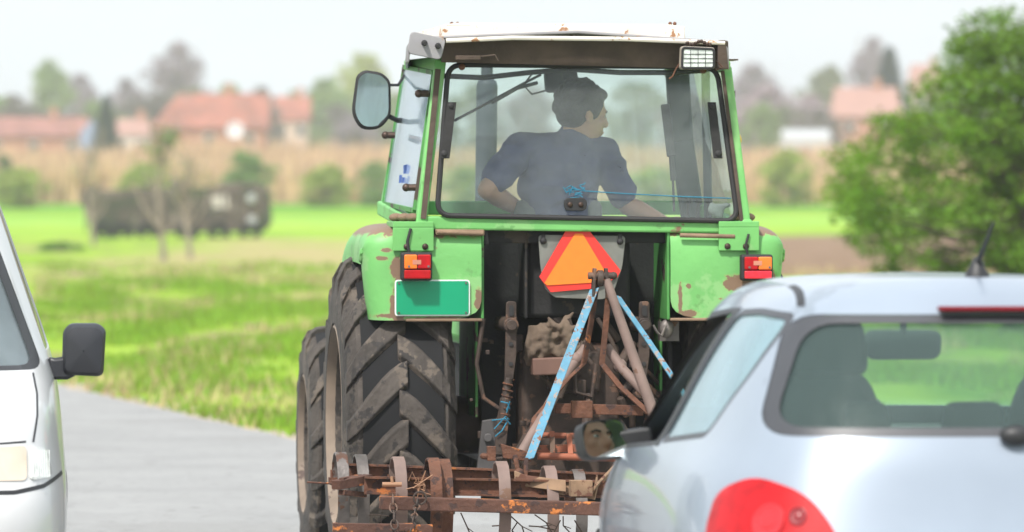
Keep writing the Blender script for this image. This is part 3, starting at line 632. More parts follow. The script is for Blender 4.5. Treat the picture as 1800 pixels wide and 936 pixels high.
s1 = MB(); s1.prism([T.p(x, y, .008) for x, y in ((994, 407), (1036, 406), (1091, 476), (1085, 488), (1047, 507), (968, 514), (948, 487))], (0, .005, 0)); WT = s1.out('warning_triangle', M_smvr, BPn)
s1 = MB(); s1.prism([T.p(x, y, .004) for x, y in ((1011, 411), (1024, 411), (1070, 488), (1062, 496), (962, 502), (957, 498))], (0, .003, 0)); s1.out('triangle_face', M_smvo, WT)
# red plastic hook and chain at the right inner fender
rh = MB(); q = T.p(1184, 500, .05); rh.tube([T.p(1178, 520, .05), T.p(1176, 502, .05), T.p(1180, 486, .05), T.p(1188, 484, .05), T.p(1190, 500, .05)], .006); rh.bar(T.p(1183, 500, .05), T.p(1186, 520, .05), .03, .02); rh.out('red_bracket', mat('faded_red_plastic', (.38, .05, .06), .5), tr, bevel=.003)
bb = MB(); bb.ball(T.p(1172, 578, .05), (.03, .02, .04)); bb.box(T.p(1160, 600, .1), T.p(1190, 565, .16)); bb.tube([T.p(1148, 572, .02), T.p(1155, 585, .02), T.p(1163, 590, .02), T.p(1170, 572, .02)], .006); bb.out('lock_pin', M_steel, tr, smooth=35)

# --- drive line and linkage
dl = MB(); axz = RW
dl.cyl((-.62, AX, axz), (.62, AX, axz), .12, n=24); dl.box((-.2, .15, .45), (.2, 1.6, 1.05)); dl.cyl((-.3, AX, axz), (-.2, AX, axz), .2, n=20); dl.cyl((.2, AX, axz), (.3, AX, axz), .2, n=20)
dl.cyl((0, .15, .62), (0, -.02, .62), .05, n=16); dl.box((-.1, .1, .85), (.12, .2, 1.02)); dl.out('gearbox_housing', M_grime, tr, bevel=.02, smooth=35)
en = MB(); en.box((-.22, 1.6, .5), (.22, 3.1, 1.0)); en.box((-.6, 2.68, .42), (.6, 2.82, .55)); en.box((-.15, 2.6, .38), (.15, 2.9, .6)); en.out('engine_block', M_dark, tr, bevel=.02)
hd = MB(); hd.box((-.29, 1.35, 1.0), (.29, 3.25, 1.32)); hd.out('bonnet', M_green, tr, bevel=.05, smooth=40)
# vertical lift rods
for px0, px1 in ((899, 884), (1133, 1142)):
    lr = MB(); sdx = 1 if px0 < 1000 else -1
    o2 = rpoly([(px0 - 9, 530), (px0 + 9, 530), (px0 + 9, 625), (px0 + 3, 670), (px0 - 12, 670), (px0 - 10, 600)], 6, 3)
    lr.prism([T.p(x, y, -.08) for x, y in o2], (0, .02, 0)); q = T.p(px0, 572, -.09); lr.cyl(q, q + Vector((0, -.02, 0)), .022, n=14); lr.cyl(q, q + Vector((0, .4, 0)), .03, n=12)
    lr.cyl(T.p(px0 - 5, 665, -.07), T.p(px1 + 4, 705, -.08), .017, n=10); lr.cyl(T.p(px1 + 4, 700, -.08), T.p(px1, 745, -.08), .022, n=10); lr.bar(T.p(px1, 740, -.08), T.p(px1 - 6, 800, -.08), .045, .025)
    LR = lr.out('lift_rod', M_grime, tr, bevel=.003, smooth=35)
    sl_ = MB(); o3 = rpoly([(px0 - 4, 537), (px0 + 4, 537), (px0 + 4, 556), (px0 - 4, 556)], 4, 4); sl_.prism([T.p(x, y, -.086) for x, y in o3], (0, .003, 0))
    for py in (605, 640): sl_.cyl(T.p(px0 - 1, py, -.086), T.p(px0 - 1, py, -.083), .009, n=10)
    sl_.out('slot', M_black, LR)
    sp_ = MB(); rr = []
    for k in range(40): t = k / 39; c_ = T.p(px0 - 5, 668, -.075).lerp(T.p(px1 + 2, 740, -.085), t); rr.append(c_ + Vector((.021 * math.cos(k * 1.1), .021 * math.sin(k * 1.1), 0)))
    sp_.tube(rr, .0035, 5); sp_.out('adjuster_thread', M_rust, LR)
    la = MB(); la.bar((T.p(px0, 572, 0).x, -.07, T.p(px0, 572, 0).z), (T.p(px0, 560, .35).x, .35, T.p(px0, 560, .35).z + .03), .03, .06); la.bar(T.p(px1 - 6, 795, -.08), Vector((T.p(px1, 800, 0).x * .75, .35, .5)), .03, .06); la.out('lift_arm', M_grime, tr, bevel=.005)
pk = MB(); pk.prism([T.p(x, y, .12) for x, y in ((848, 740), (876, 735), (884, 830), (838, 830))], (0, .03, 0)); pk.cyl(T.p(858, 770, .119), T.p(858, 770, .10), .018); pk.out('drawbar_bracket', mat('dull_grey_bracket', (.075, .07, .07), .6, var=.3), tr, bevel=.004)
hc = MB(); hc.bar(T.p(934, 645, .0), T.p(1010, 642, .0), .07, .10, (0, 1, 0)); hc.out('hitch_crossbar', mat('brown_hitch', (.15, .08, .06), .7, var=.3), tr, bevel=.006)
hc = MB()
for k in range(26):
    a_ = T.p(random.uniform(930, 1130), random.uniform(575, 800), random.uniform(.02, .3)); b__ = a_ + Vector((random.uniform(-.12, .12), random.uniform(-.05, .1), random.uniform(-.14, .14))); hc.cyl(a_, b__, random.uniform(.008, .026), n=8)
for k in range(26):
    a_ = T.p(random.uniform(820, 1130), random.uniform(590, 800), random.uniform(.0, .3)); s_ = random.uniform(.012, .04); hc.box(a_, a_ + Vector((s_, s_ * 1.3, s_ * random.uniform(.6, 2))))
hc.out('hydraulic_fitting', M_grime, tr, bevel=.003, smooth=35)
hs_ = MB()
for pts in ([(1050, 560), (1075, 600), (1095, 650), (1130, 690), (1140, 720)], [(960, 600), (990, 620), (1000, 660), (985, 700)], [(1000, 560), (1010, 600), (1040, 640)], [(850, 560), (838, 640), (850, 700), (880, 720), (872, 760)], [(1025, 600), (1010, 640), (1012, 690), (1040, 698), (1048, 640)]):
    hs_.tube([T.p(x, y, .0) for x, y in pts], .009, 8)
hs_.out('hydraulic_hose', M_grime, tr, smooth=True)
ll = MB()
for px0, px1 in ((945, 905), (1080, 1130)): ll.bar(T.p(px0, 740, .3), T.p(px1, 815, -.45), .03, .06)
ll.out('lower_link', M_grime, tr, bevel=.004)
tw = MB()
for bx, by in ((884, 740), (886, 745), (890, 712)):
    for k in range(2): q = T.p(bx, by, -.11); tw.tube([q + Vector((random.uniform(-.03, .03), -.01, random.uniform(-.02, .02))), q + Vector((random.uniform(-.02, .02), -.02, random.uniform(-.03, .03))), q + Vector((random.uniform(-.05, .05), -.01, random.uniform(-.09, .02)))], .0028, 5)
tw.out('blue_twine', M_str, tr)
# canvas bundle
cn = MB(); rnd = random.Random(3)
for k in range(46):
    q = T.p(rnd.uniform(930, 1008), rnd.uniform(572, 628), -.0); a_ = rnd.gauss(.35, .55); d = Vector((math.sin(a_), 0, math.cos(a_))); L_ = rnd.uniform(.03, .07)
    cn.limb([q - d * L_ + Vector((0, .02, 0)), q + Vector((rnd.uniform(-.012, .012), -rnd.uniform(.01, .035), 0)), q + d * L_ + Vector((rnd.uniform(-.01, .01), .02, 0))], [.010, rnd.uniform(.011, .018), .009], 1)
cn.box(T.p(930, 630, .0), T.p(1005, 572, .06))
me = remesh(cn, .006, 7); c0 = Vector((T.p(965, 600, -.02).x, -.02, T.p(965, 630, -.02).z)); me.transform(Matrix.Translation(-c0))
o = link(me, 'canvas_bundle', M_cloth, None, smooth=True); o.location = T.world(c0); o.rotation_euler.z = T.yaw
o['label'] = 'folded brown canvas cloth stuffed above the tractor hitch crossbar'; o['category'] = 'cloth'

# ------------------------------------------------------------------ CULTIVATOR
CU = thing('cultivator', 'rusty spring-tine cultivator hitched behind the green tractor', 'cultivator', T, (T.p(880, 850, -.9).x, -.9, 0))
def P(px, py, ly): return T.p(px, py, ly)
def chan(mb, a, b, h, d, t=.008):
    """channel beam, flanges towards the camera"""
    a, b = Vector(a), Vector(b); up = Vector((0, 0, 1))
    mb.bar(a + Vector((0, d / 2, 0)), b + Vector((0, d / 2, 0)), t, h, None) if False else None
    z = (b - a).normalized(); f = Vector((0, -1, 0)); f = (f - z * f.dot(z)).normalized(); u = z.cross(f).normalized(); u = u if u.z > 0 else -u
    mb.strip([a, b], h, t, u); mb.strip([a + u * h / 2 + f * d / 2, b + u * h / 2 + f * d / 2], d, t, f); mb.strip([a - u * h / 2 + f * d / 2, b - u * h / 2 + f * d / 2], d, t, f)
mbm = MB(); chan(mbm, P(612, 828, -.62), P(1085, 845, -.62), .052, .03); mbm.out('rear_beam', M_rust, CU)
mbm = MB(); chan(mbm, P(640, 853, -.95), P(1060, 860, -.95), .060, .03); mbm.out('middle_beam', M_rust, CU)
mbm = MB(); mbm.bar(P(668, 884, -1.2), P(1140, 897, -1.2), .05, .075, (0, 1, 0)); mbm.out('front_beam', M_rusto, CU, bevel=.004)
mbm = MB(); mbm.bar(P(585, 931, -1.35), P(760, 934, -1.35), .05, .028, (0, 1, 0)); mbm.box(P(700, 934, -1.37), P(728, 921, -1.42)); q = P(714, 931, -1.43); mbm.cyl(q, q + Vector((0, -.01, 0)), .009); mbm.out('harrow_bar', M_rusto, CU, bevel=.003)
mbm = MB(); mbm.bar(P(590, 853, -1.0), P(648, 842, -.9), .05, .035, (0, 0, 1)); mbm.bar(P(600, 845, -1.0), P(645, 836, -.7), .02, .02); mbm.tube([P(540, 848, -.7), P(590, 851, -.8)], .004)
mbm.bar(P(640, 870, -.9), P(600, 866, -1.0), .03, .02); mbm.out('end_bracket', M_rusto, CU, bevel=.003)
dg = MB(); dg.strip([P(1042, 862, -1.05), P(1090, 812, -.6), P(1140, 770, -.3)], .055, .010, (.5, -.2, .8)); dg.strip([P(970, 858, -.97), P(1020, 862, -.97), P(1045, 868, -1.0), P(1050, 845, -1.0)], .05, .008, (0, .3, 1)); dg.strip([P(905, 838, -.9), P(925, 846, -.95), P(995, 855, -1.0)], .045, .008, (0, .2, 1))
dg.box(P(1000, 872, -1.0), P(1042, 845, -1.06)); dg.out('side_brace', mat('pale_rusty_steel', (.24, .15, .09), .8, var=.3, scale=15, patch=((.12, .05, .03), .55, 12)), CU, bevel=.002)
# tines
tine_spots = [(596, 796, -.75), (631, 800, -.66), (697, 804, -.98), (758, 806, -.98), (777, 808, -.92), (878, 812, -1.0), (962, 820, -.85), (1012, 826, -.62)]
for i, (px, py, ly) in enumerate(tine_spots):
    top = P(px, py, ly); x = top.x; zt_ = top.z; rel = [(.13, -.11), (.12, -.045), (.075, -.008), (.02, 0), (-.03, -.015), (-.075, -.06), (-.095, -.13), (-.085, -.21), (-.04, -.29), (-.0, -.35), (-.01, -.41), (-.05, -.45)]
    pts = [Vector((x + .012 * j / 11, ly + a - .05, zt_ + b)) for j, (a, b) in enumerate(rel)]
    me = MB(); me.strip(pts, .046, .008, (1, .05, 0))
    me = evalmods(me.mesh(), [('SUBSURF', dict(levels=2)), ]) if False else me.mesh()
    tn = link(me, 'spring_tine', M_steel if i in (0, 1, 7) else M_pipe if i in (2, 5, 6) else M_rust, CU, bevel=.002, smooth=60)
    cl = MB(); cl.box((x - .034, ly + .05, zt_ - .125), (x + .034, ly + .10, zt_ - .10)); cl.cyl((x - .022, ly + .075, zt_ - .13), (x - .022, ly + .075, zt_ - .07), .006, n=8); cl.cyl((x + .022, ly + .075, zt_ - .13), (x + .022, ly + .075, zt_ - .07), .006, n=8); cl.out('tine_clamp', M_rust, tn)
    sh = MB(); e_ = pts[-1]; sh.prism([e_ + Vector(v) for v in ((-.03, 0, .03), (.03, 0, .03), (.035, -.03, -.05), (0, -.05, -.10), (-.035, -.03, -.05))], (0, .008, 0)); sh.out('tine_point', M_steel, tn)
# A frame
hd_ = MB(); ap = P(1055, 485, -.45)
for dx in (-.022, .022): hd_.bar(ap + Vector((dx, 0, .03)), ap + Vector((dx * 1.4, 0, -.09)), .012, .05, (0, 1, 0))
hd_.cyl(ap + Vector((-.05, -.01, 0)), ap + Vector((.05, -.01, 0)), .014, n=12); hd_.ball(ap + Vector((.052, -.01, 0)), .016); hd_.cyl(ap + Vector((-.012, 0, -.01)), ap + Vector((.012, 0, -.01)), .032, n=16)
AH = hd_.out('top_link_head', M_grime, CU, bevel=.003, smooth=35)
q = MB(); q.strip([P(1045, 508, -.46), P(990, 650, -.55), P(930, 808, -.64)], .040, .010, (1, 0, .25)); q.out('brace_bar', M_blue, CU, bevel=.002, label='chipped light blue flat brace, left one')
q = MB(); q.strip([P(1084, 520, -.44), P(1140, 600, -.48), P(1225, 728, -.55), P(1262, 785, -.58)], .034, .010, (1, 0, -.35)); q.out('brace_bar', M_blue, CU, bevel=.002, label='chipped light blue flat brace, right one')
q = MB(); q.tube([P(1066, 492, -.46), P(1100, 590, -.50), P(1150, 730, -.56), P(1175, 800, -.6)], [.017, .020, .023, .023], 14); q.out('top_pipe', M_pipe, CU, smooth=True)
q = MB(); q.strip([P(1050, 492, -.44), P(1040, 560, -.42), P(1026, 640, -.42), P(1000, 665, -.45), P(940, 735, -.5), P(922, 805, -.58)], .024, .012, (1, 0, .2)); q.strip([P(1071, 500, -.43), P(1064, 580, -.42), P(1058, 640, -.42), P(1090, 680, -.44), P(1150, 735, -.5)], .024, .012, (1, 0, .2)); q.out('mast_bar', M_rust, CU, bevel=.002)
q = MB(); q.tube([P(1030, 612, -.36), P(1000, 650, -.4), P(950, 740, -.5), P(908, 812, -.6)], .021, 12); q.tube([P(1066, 610, -.36), P(1095, 650, -.4), P(1135, 692, -.5)], .020, 12); q.ball(P(1012, 632, -.38), .028); q.ball(P(1090, 643, -.38), .028); q.out('mast_pipe', M_pipe, CU, smooth=True)
q = MB(); q.bar(P(975, 718, -.42), P(1130, 722, -.42), .04, .035, (0, 1, 0)); q.box(P(1003, 735, -.44), P(1042, 705, -.47)); q.out('cross_bar', M_rust, CU, bevel=.003)
q = MB(); q.tube([P(945, 802, -.5), P(1085, 806, -.5), P(1150, 812, -.5)], .014, 12); q.tube([P(930, 765, -.4), P(1100, 768, -.4)], .012, 10); q.bar(P(970, 760, -.42), P(972, 805, -.5), .02, .015); q.bar(P(1000, 765, -.42), P(1003, 800, -.5), .02, .015); q.bar(P(930, 790, -.45), P(1120, 785, -.45), .03, .02, (0, 1, 0)); q.out('tie_rod', mat('red_brown_rod', (.26, .08, .04), .7, var=.3, patch=((.09, .05, .03), .55, 12)), CU, smooth=35)
q = MB(); q.prism([P(x, y, -.62) for x, y in ((880, 780), (930, 795), (934, 812), (885, 806))], (0, .02, 0)); q.box(P(855, 810, -.6), P(872, 785, -.64)); q.ball(P(852, 802, -.62), (.02, .02, .014)); q.bar(P(905, 800, -.64), P(918, 870, -.66), .018, .014); q.bar(P(925, 805, -.64), P(922, 868, -.66), .018, .014); q.ball(P(912, 832, -.66), .02)
q.out('hitch_lug', M_rust, CU, bevel=.003)
# chains, rings and wire
def chain(mb, a, b, n, r=.011):
    a, b = Vector(a), Vector(b)
    for k in range(n):
        c_ = a.lerp(b, (k + .5) / n); d = (b - a).normalized(); x, y, z = basis(d); s_ = x if k % 2 else y; hl = (b - a).length / n * .62
        mb.tube([c_ + d * hl * math.cos(t) + s_ * r * math.sin(t) for t in [j * math.pi / 6 for j in range(13)]], .0035, 5, caps=False)
q = MB(); chain(q, P(690, 872, -1.26), P(694, 930, -1.40), 4, .014); q.out('chain', M_grime, CU, smooth=True); q = MB(); chain(q, P(735, 880, -1.27), P(722, 936, -1.42), 7, .012); cR = P(738, 876, -1.26)
q.tube([cR + Vector((math.cos(t) * .024, 0, math.sin(t) * .024)) for t in [j * math.pi / 8 for j in range(17)]], .004, 6, caps=False); q.out('chain', M_grime, CU, smooth=True)
q = MB()
for k in range(9):
    a_ = P(735 + random.uniform(-8, 8), 852 + random.uniform(-6, 10), -1.2); q.tube([a_, a_ + Vector((random.uniform(-.04, .04), -.02, random.uniform(-.03, .05))), a_ + Vector((random.uniform(-.06, .06), 0, random.uniform(-.06, .06)))], .0022, 5)
q.tube([P(690, 852, -1.18), P(688, 838, -1.18)], .006); q.tube([P(672, 852, -1.18), P(706, 852, -1.18)], .009); q.out('wire_tie', mat('rusty_wire', (.30, .16, .09), .7), CU)
q = MB(); rnd = random.Random(11)
for px, py, qx, qy in ((810, 902, 835, 960), (895, 905, 925, 950), (898, 930, 865, 925), (930, 925, 975, 932), (940, 905, 975, 945), (990, 908, 1005, 940), (910, 918, 905, 960), (1010, 915, 1030, 950), (650, 905, 670, 925), (985, 915, 960, 960)):
    a_, b__ = P(px, py, -1.1), P(qx, qy, -1.05); mid_ = a_.lerp(b__, .5) + Vector((rnd.uniform(-.02, .02), 0, rnd.uniform(-.01, .02))); q.tube([a_, mid_, b__], .0028, 5); q.tube([mid_, mid_ + (b__ - a_) * .3 + Vector((.02, 0, .01))], .0018, 4)
q.out('caught_twig', mat('dark_twig', (.06, .04, .03), .8), CU)

# ------------------------------------------------------------------ PEOPLE
def head_mesh(mb, c, f, u, hscale=1.0):
    """c = head centre, f = facing, u = up"""
    f = Vector(f).normalized(); u = (Vector(u) - f * Vector(u).dot(f)).normalized(); r = f.cross(u)
    Rm = Matrix((r, f, u)).transposed()
    def W(x, y, z): return c + (r * x + f * y + u * z) * hscale
    Rm = Rm * hscale
    mb.ball(W(0, -.012, .03), (.076, .094, .086), 3, Rm); mb.ball(W(0, .022, -.035), (.058, .066, .075), 3, Rm); mb.ball(W(0, .052, -.085), (.032, .030, .026), 2, Rm)
    mb.ball(W(0, .070, .018), (.050, .020, .018), 2, Rm)                                   # brow
    for k, (y, z, s_) in enumerate(((.082, .005, .010), (.092, -.012, .012), (.100, -.028, .0135))): mb.ball(W(0, y, z), (s_ * .95, s_ * 1.1, s_ * 1.2), 2, Rm)
    for s_ in (-1, 1):
        mb.ball(W(s_ * .011, .090, -.030), (.009, .010, .008), 2, Rm); mb.ball(W(s_ * .034, .062, -.020), (.024, .018, .020), 2, Rm); mb.ball(W(s_ * .030, .072, .002), (.012, .010, .008), 2, Rm)
        mb.ball(W(s_ * .078, -.008, -.012), (.008, .018, .030), 2, Rm); mb.ball(W(s_ * .082, -.014, .004), (.006, .014, .014), 2, Rm)
    mb.ball(W(0, .083, -.056), (.024, .011, .007), 2, Rm); mb.ball(W(0, .081, -.067), (.022, .012, .008), 2, Rm)
    return W, Rm
def face_bits(W, Rm, parent):
    e = MB()
    for s_ in (-1, 1): e.ball(W(s_ * .030, .0795, .0), (.011, .006, .006), 2, Rm)
    eo = e.out('eye', mat('eye_white', (.7, .68, .65), .3), parent, smooth=True)
    e = MB()
    for s_ in (-1, 1): e.ball(W(s_ * .030, .0845, .0), (.0045, .003, .0045), 2, Rm)
    e.out('iris', mat('eye_brown', (.03, .02, .015), .2), eo, smooth=True)
    e = MB()
    for s_ in (-1, 1): e.tube([W(s_ * .014, .088, .014), W(s_ * .030, .086, .019), W(s_ * .046, .076, .014)], .0035, 6)
    e.out('eyebrow', M_hair, parent, smooth=True)
    e = MB(); e.ball(W(0, .0905, -.061), (.019, .004, .004), 2, Rm); e.out('lips', mat('lip', (.38, .14, .12), .5), parent, smooth=True)
def hand(mb, wr, d, n, side=1, curl=.5):
    """wr wrist, d direction of the fingers, n palm-down normal"""
    d = Vector(d).normalized(); n = (Vector(n) - d * Vector(n).dot(d)).normalized(); s_ = d.cross(n) * side
    mb.ball(wr + d * .045, (.040, .040, .018), 2, Matrix((s_, d, n)).transposed())
    for k, L_ in enumerate((.072, .080, .074, .058)):
        b0 = wr + d * .078 + s_ * (.027 - k * .019); p1 = b0 + d * L_ * .45 + n * curl * .012; p2 = p1 + d * L_ * .32 + n * curl * .026; p3 = p2 + d * L_ * .18 + n * curl * .03
        mb.limb([b0 - d * .02, b0, p1, p2, p3], [.010, .0095, .0090, .0082, .0070], 1, .6)
    t0 = wr + d * .02 + s_ * .030; mb.limb([t0, t0 + d * .03 + s_ * .022 + n * .012, t0 + d * .062 + s_ * .026 + n * .024], [.013, .0105, .0085], 1, .6)
def person(label, frame, org, hc, f, u, neck, chest, pelvis, shL, elL, wrL, shR, elR, wrR, hL, hR, kneeL, kneeR, footL, footR, shirt, slv=.55, hk=1.0):
    pr = thing('person', label, 'person', frame, org)
    body = MB(); W, Rm = head_mesh(body, hc, f, u, hk)
    body.limb([hc + Vector((0, -.0, -.05)), neck], [.054, .058])
    body.limb([neck, chest], [.058, .085]); body.limb([shL, shR], [.055, .055])
    body.limb([chest, pelvis], [.09, .10])
    for s0, e0, w0, hdir, sd in ((shL, elL, wrL, hL, -1), (shR, elR, wrR, hR, 1)):
        m1 = s0.lerp(e0, .5); m2 = e0.lerp(w0, .3); body.limb([s0, m1, e0, m2, w0], [.058, .050, .041, .044, .027]); hand(body, w0, hdir, (0, 0, -1), sd)
    for k0, f0 in ((kneeL, footL), (kneeR, footR)): body.limb([pelvis, k0, f0], [.085, .058, .04])
    b_ = link(remesh(body, .0065, 3), 'body', M_skin, pr, smooth=True); face_bits(W, Rm, b_)
    # shirt: shoulders to waist plus short sleeves
    s = MB(); side = (shR - shL).normalized(); dn = (pelvis - neck).normalized(); fw = side.cross(dn)
    s.limb([neck + dn * .045 + side * -.03, shL + dn * .0], [.062, .068]); s.limb([neck + dn * .045 + side * .03, shR + dn * .0], [.062, .068])
    rt = Matrix((side, dn.cross(side), dn)).transposed()
    mid = (shL + shR) / 2
    s.limb([neck + dn * .04, chest, pelvis], [.085, .125, .15]); s.ball(mid + dn * .06, ((shR - shL).length * .50, .115, .13), 3, rt); s.ball(mid + dn * .16, ((shR - shL).length * .47, .13, .16), 3, rt); s.ball(mid.lerp(pelvis, .55), ((shR - shL).length * .48, .135, .2), 3, rt); s.ball(mid.lerp(pelvis, .9), ((shR - shL).length * .47, .145, .16), 3, rt)
    for s0, e0 in ((shL, elL), (shR, elR)): s.limb([s0, s0.lerp(e0, slv), s0.lerp(e0, slv + .2)], [.070, .068, .066])
    me = remesh(s, .008, 5)
    for v in me.vertices:
        t = v.co; k = .006 * noise.noise(t * 9) + .0035 * noise.noise(Vector((t.x * 22, t.y * 22, t.z * 9))); k += .007 * (1 - abs(noise.noise(Vector((t.x * 7 + t.z * 5, t.y * 6, t.z * 11 - t.x * 4))) * 4)) if True else 0; v.co = t + v.normal * k
    so = link(me, 'shirt', shirt, pr, smooth=True)
    tz = MB(); tz.limb([pelvis + Vector((-.06, 0, 0)), kneeL, footL.lerp(kneeL, .15)], [.125, .08, .055]); tz.limb([pelvis + Vector((.06, 0, 0)), kneeR, footR.lerp(kneeR, .15)], [.125, .08, .055]); tz.ball(pelvis, (.17, .14, .12)); link(remesh(tz, .012, 3), 'trousers', M_trs, pr, smooth=True)
    sh = MB(); sh.ball(footL + Vector((0, .06, -.02)), (.05, .13, .045)); sh.ball(footR + Vector((0, .06, -.02)), (.05, .13, .045)); sh.out('shoe', M_black, pr, smooth=True)
    h = MB(); h.ball(W(0, -.020, .036), (.084, .098, .086), 3, Rm); h.ball(W(0, -.044, -.006), (.073, .060, .060), 3, Rm); h.ball(W(0, .045, .078), (.060, .045, .030), 2, Rm)
    for s_ in (-1, 1): h.ball(W(s_ * .074, -.008, .028), (.014, .035, .045), 2, Rm)
    rnd = random.Random(5)
    for k in range(130):
        a = rnd.uniform(0, 6.28); b0 = rnd.uniform(-.5, 1.4); q = Vector((math.cos(a) * math.cos(b0) * .083, math.sin(a) * math.cos(b0) * .092 - .020, math.sin(b0) * .085 + .034))
        if q.y > .045 and q.z < .07: continue
        h.ball(W(*q), (rnd.uniform(.006, .012), .02, rnd.uniform(.015, .030)), 1, Rm)
    me = remesh(h, .006, 2)
    # keep hair off the face
    link(me, 'hair', M_hair, pr, smooth=True)
    return pr
ly = .55
hc = T.p(1024, 200, ly); fdir = Vector((.93, .33, -.12)); udir = Vector((.08, 0, 1))
person('man driving the tractor in a slate blue t-shirt, looking to his right', T, (T.p(985, 400, .62).x, .62, 1.24), hc, fdir, udir,
       T.p(1006, 236, ly), T.p(990, 290, ly + .02), Vector((T.p(980, 400, .66).x, .68, 1.34)),
       T.p(915, 262, ly - .02), T.p(856, 334, ly - .12), T.p(925, 376, ly + .12), T.p(1062, 272, ly + .04), T.p(1103, 362, ly + .04), T.p(1168, 391, ly - .10), (.9, .3, -.1), (.93, -.2, .12),
       Vector((-.25, 1.1, 1.2)), Vector((.10, 1.12, 1.2)), Vector((-.25, 1.2, .85)), Vector((.12, 1.22, .85)), M_shirt, hk=1.10)

# ------------------------------------------------------------------ CARS (ring cage + subdivision + cut windows)
def ringbody(rings, cap, lv=2):
    mb = MB(); vs = []
    for rg in rings:
        full = [Vector(p) for p in rg] + [Vector((-p[0], p[1], p[2])) for p in rg[-2:0:-1]]
        vs.append([mb.bm.verts.new(p) for p in full])
    n = len(vs[0])
    for a, b in zip(vs, vs[1:]):
        for k in range(n): mb.bm.faces.new((a[k], a[(k + 1) % n], b[(k + 1) % n], b[k]))
    # roof cap: strips across (left k to right n-k)
    for ring, rev in ((vs[-1], False), (vs[0], True)):
        h = n // 2
        for k in range(h):
            l0, l1 = ring[k], ring[k + 1]; r0, r1 = ring[(n - k) % n], ring[(n - k - 1) % n]
            f = [v for i, v in enumerate((l0, l1, r1, r0)) if v not in (l0, l1, r1, r0)[:i]]
            if len(f) > 2: mb.bm.faces.new(f)
    return evalmods(mb.mesh(), [('SUBSURF', dict(levels=lv))])
def prismesh(poly3, d):
    mb = MB(); mb.prism(poly3, d); return mb.mesh()
C = Frame(1780, 15.15, 4.7)
car = thing('hatchback_car', 'silver white hatchback close behind the tractor, seen from its rear left', 'car', C, (0, 0, 0))
def RG(z, rear, side, front):
    return [(x, y, zz if zz is not None else z) for x, y, zz in [(*q, None) if len(q) == 2 else q for q in rear + side + front]]
rings = [
 RG(.20, [(0, .12), (.42, .12), (.66, .17)], [(.75, .40), (.77, .95), (.77, 1.9), (.77, 2.8)], [(.70, 3.50), (.38, 3.70), (0, 3.75)]),
 RG(.40, [(0, .0), (.44, .01), (.70, .08)], [(.81, .36), (.83, .95), (.83, 1.9), (.83, 2.85)], [(.77, 3.55), (.40, 3.80), (0, 3.84)]),
 RG(.60, [(0, .0), (.44, .01), (.70, .09)], [(.82, .36), (.84, .95), (.84, 1.9), (.84, 2.9)], [(.77, 3.52), (.40, 3.78), (0, 3.82)]),
 RG(.72, [(0, .04), (.42, .05), (.68, .13)], [(.815, .40), (.84, .95), (.84, 1.9), (.835, 2.9)], [(.75, 3.42, .70), (.38, 3.68, .68), (0, 3.72, .68)]),
 RG(.88, [(0, .09), (.42, .10), (.655, .20)], [(.775, .46), (.81, .95), (.815, 1.9), (.80, 2.72)], [(.68, 3.2, .80), (.34, 3.45, .79), (0, 3.5, .79)]),
 RG(.965, [(0, .12), (.42, .13), (.62, .24)], [(.72, .50), (.755, .95), (.765, 1.9, .95), (.74, 2.62, .92)], [(.60, 2.90, .93), (.30, 3.02, .935), (0, 3.05, .935)]),
 RG(1.12, [(0, .21), (.40, .22), (.575, .32)], [(.665, .56), (.70, .98), (.705, 1.8), (.675, 2.36)], [(.53, 2.55), (.27, 2.66), (0, 2.69)]),
 RG(1.28, [(0, .33), (.38, .34), (.525, .43)], [(.60, .64), (.63, 1.0), (.635, 1.7), (.60, 2.02)], [(.47, 2.14), (.24, 2.22), (0, 2.25)]),
 RG(1.385, [(0, .42), (.36, .44), (.47, .52)], [(.525, .70), (.555, 1.05), (.56, 1.55), (.53, 1.80)], [(.41, 1.90), (.21, 1.95), (0, 1.97)]),
 RG(1.425, [(0, .54), (.28, .57), (.36, .64)], [(.40, .80), (.42, 1.1), (.42, 1.45), (.40, 1.62)], [(.31, 1.70), (.16, 1.74), (0, 1.75)]),
]
solid = ringbody(rings, None, 3)
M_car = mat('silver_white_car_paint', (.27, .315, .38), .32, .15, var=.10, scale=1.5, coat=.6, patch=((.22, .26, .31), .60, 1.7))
M_trim = mat('black_trim', (.02, .02, .022), .5, var=.2)
M_frit = mat('dark_glass_surround', (.05, .052, .06), .45, var=.1)
def rw(g, seg=6):   # rear window outline, g shrinks
    return rpoly([(-.645 + g, 1.0 + g * .6), (.645 - g, 1.0 + g * .6), (.535 - g, 1.325 - g * .6), (-.535 + g, 1.325 - g * .6)], .085, seg)
def sidewin(poly, r=.05): return rpoly(poly, r, 5)
SW1 = sidewin([(.74, .975), (1.52, .925), (1.10, 1.325), (.80, 1.335), (.50, 1.325), (.55, 1.16)], .06)
SW2 = sidewin([(1.62, .915), (2.66, .86), (2.36, 1.10), (2.02, 1.29), (1.20, 1.33)], .03)
wsp = sidewin([(-.62, .985), (.62, .985), (.50, 1.345), (-.50, 1.345)], .05)
cut_rear = lambda g: prismesh([(x, -.3, z) for x, z in rw(g)], (0, 1.15, 0))
def cut_side(P2, sd): return prismesh([(sd * .40, y, z) for y, z in P2], (sd * .6, 0, 0))
cut_ws = lambda: prismesh([(x, 1.82, z) for x, z in wsp], (0, 1.7, 0))
arch = lambda yc: (lambda m: (m.cyl((-1, yc, .30), (1, yc, .30), .34, n=40), m.mesh())[1])(MB())
mods = [('SOLIDIFY', dict(thickness=.018, offset=-1))]
for c_ in (cut_rear(.0), cut_side(SW1, -1), cut_side(SW1, 1), cut_side(SW2, -1), cut_side(SW2, 1), cut_ws(), arch(.62), arch(3.05)):
    mods.append(('BOOLEAN', dict(operation='DIFFERENCE', object=c_, solver='EXACT')))
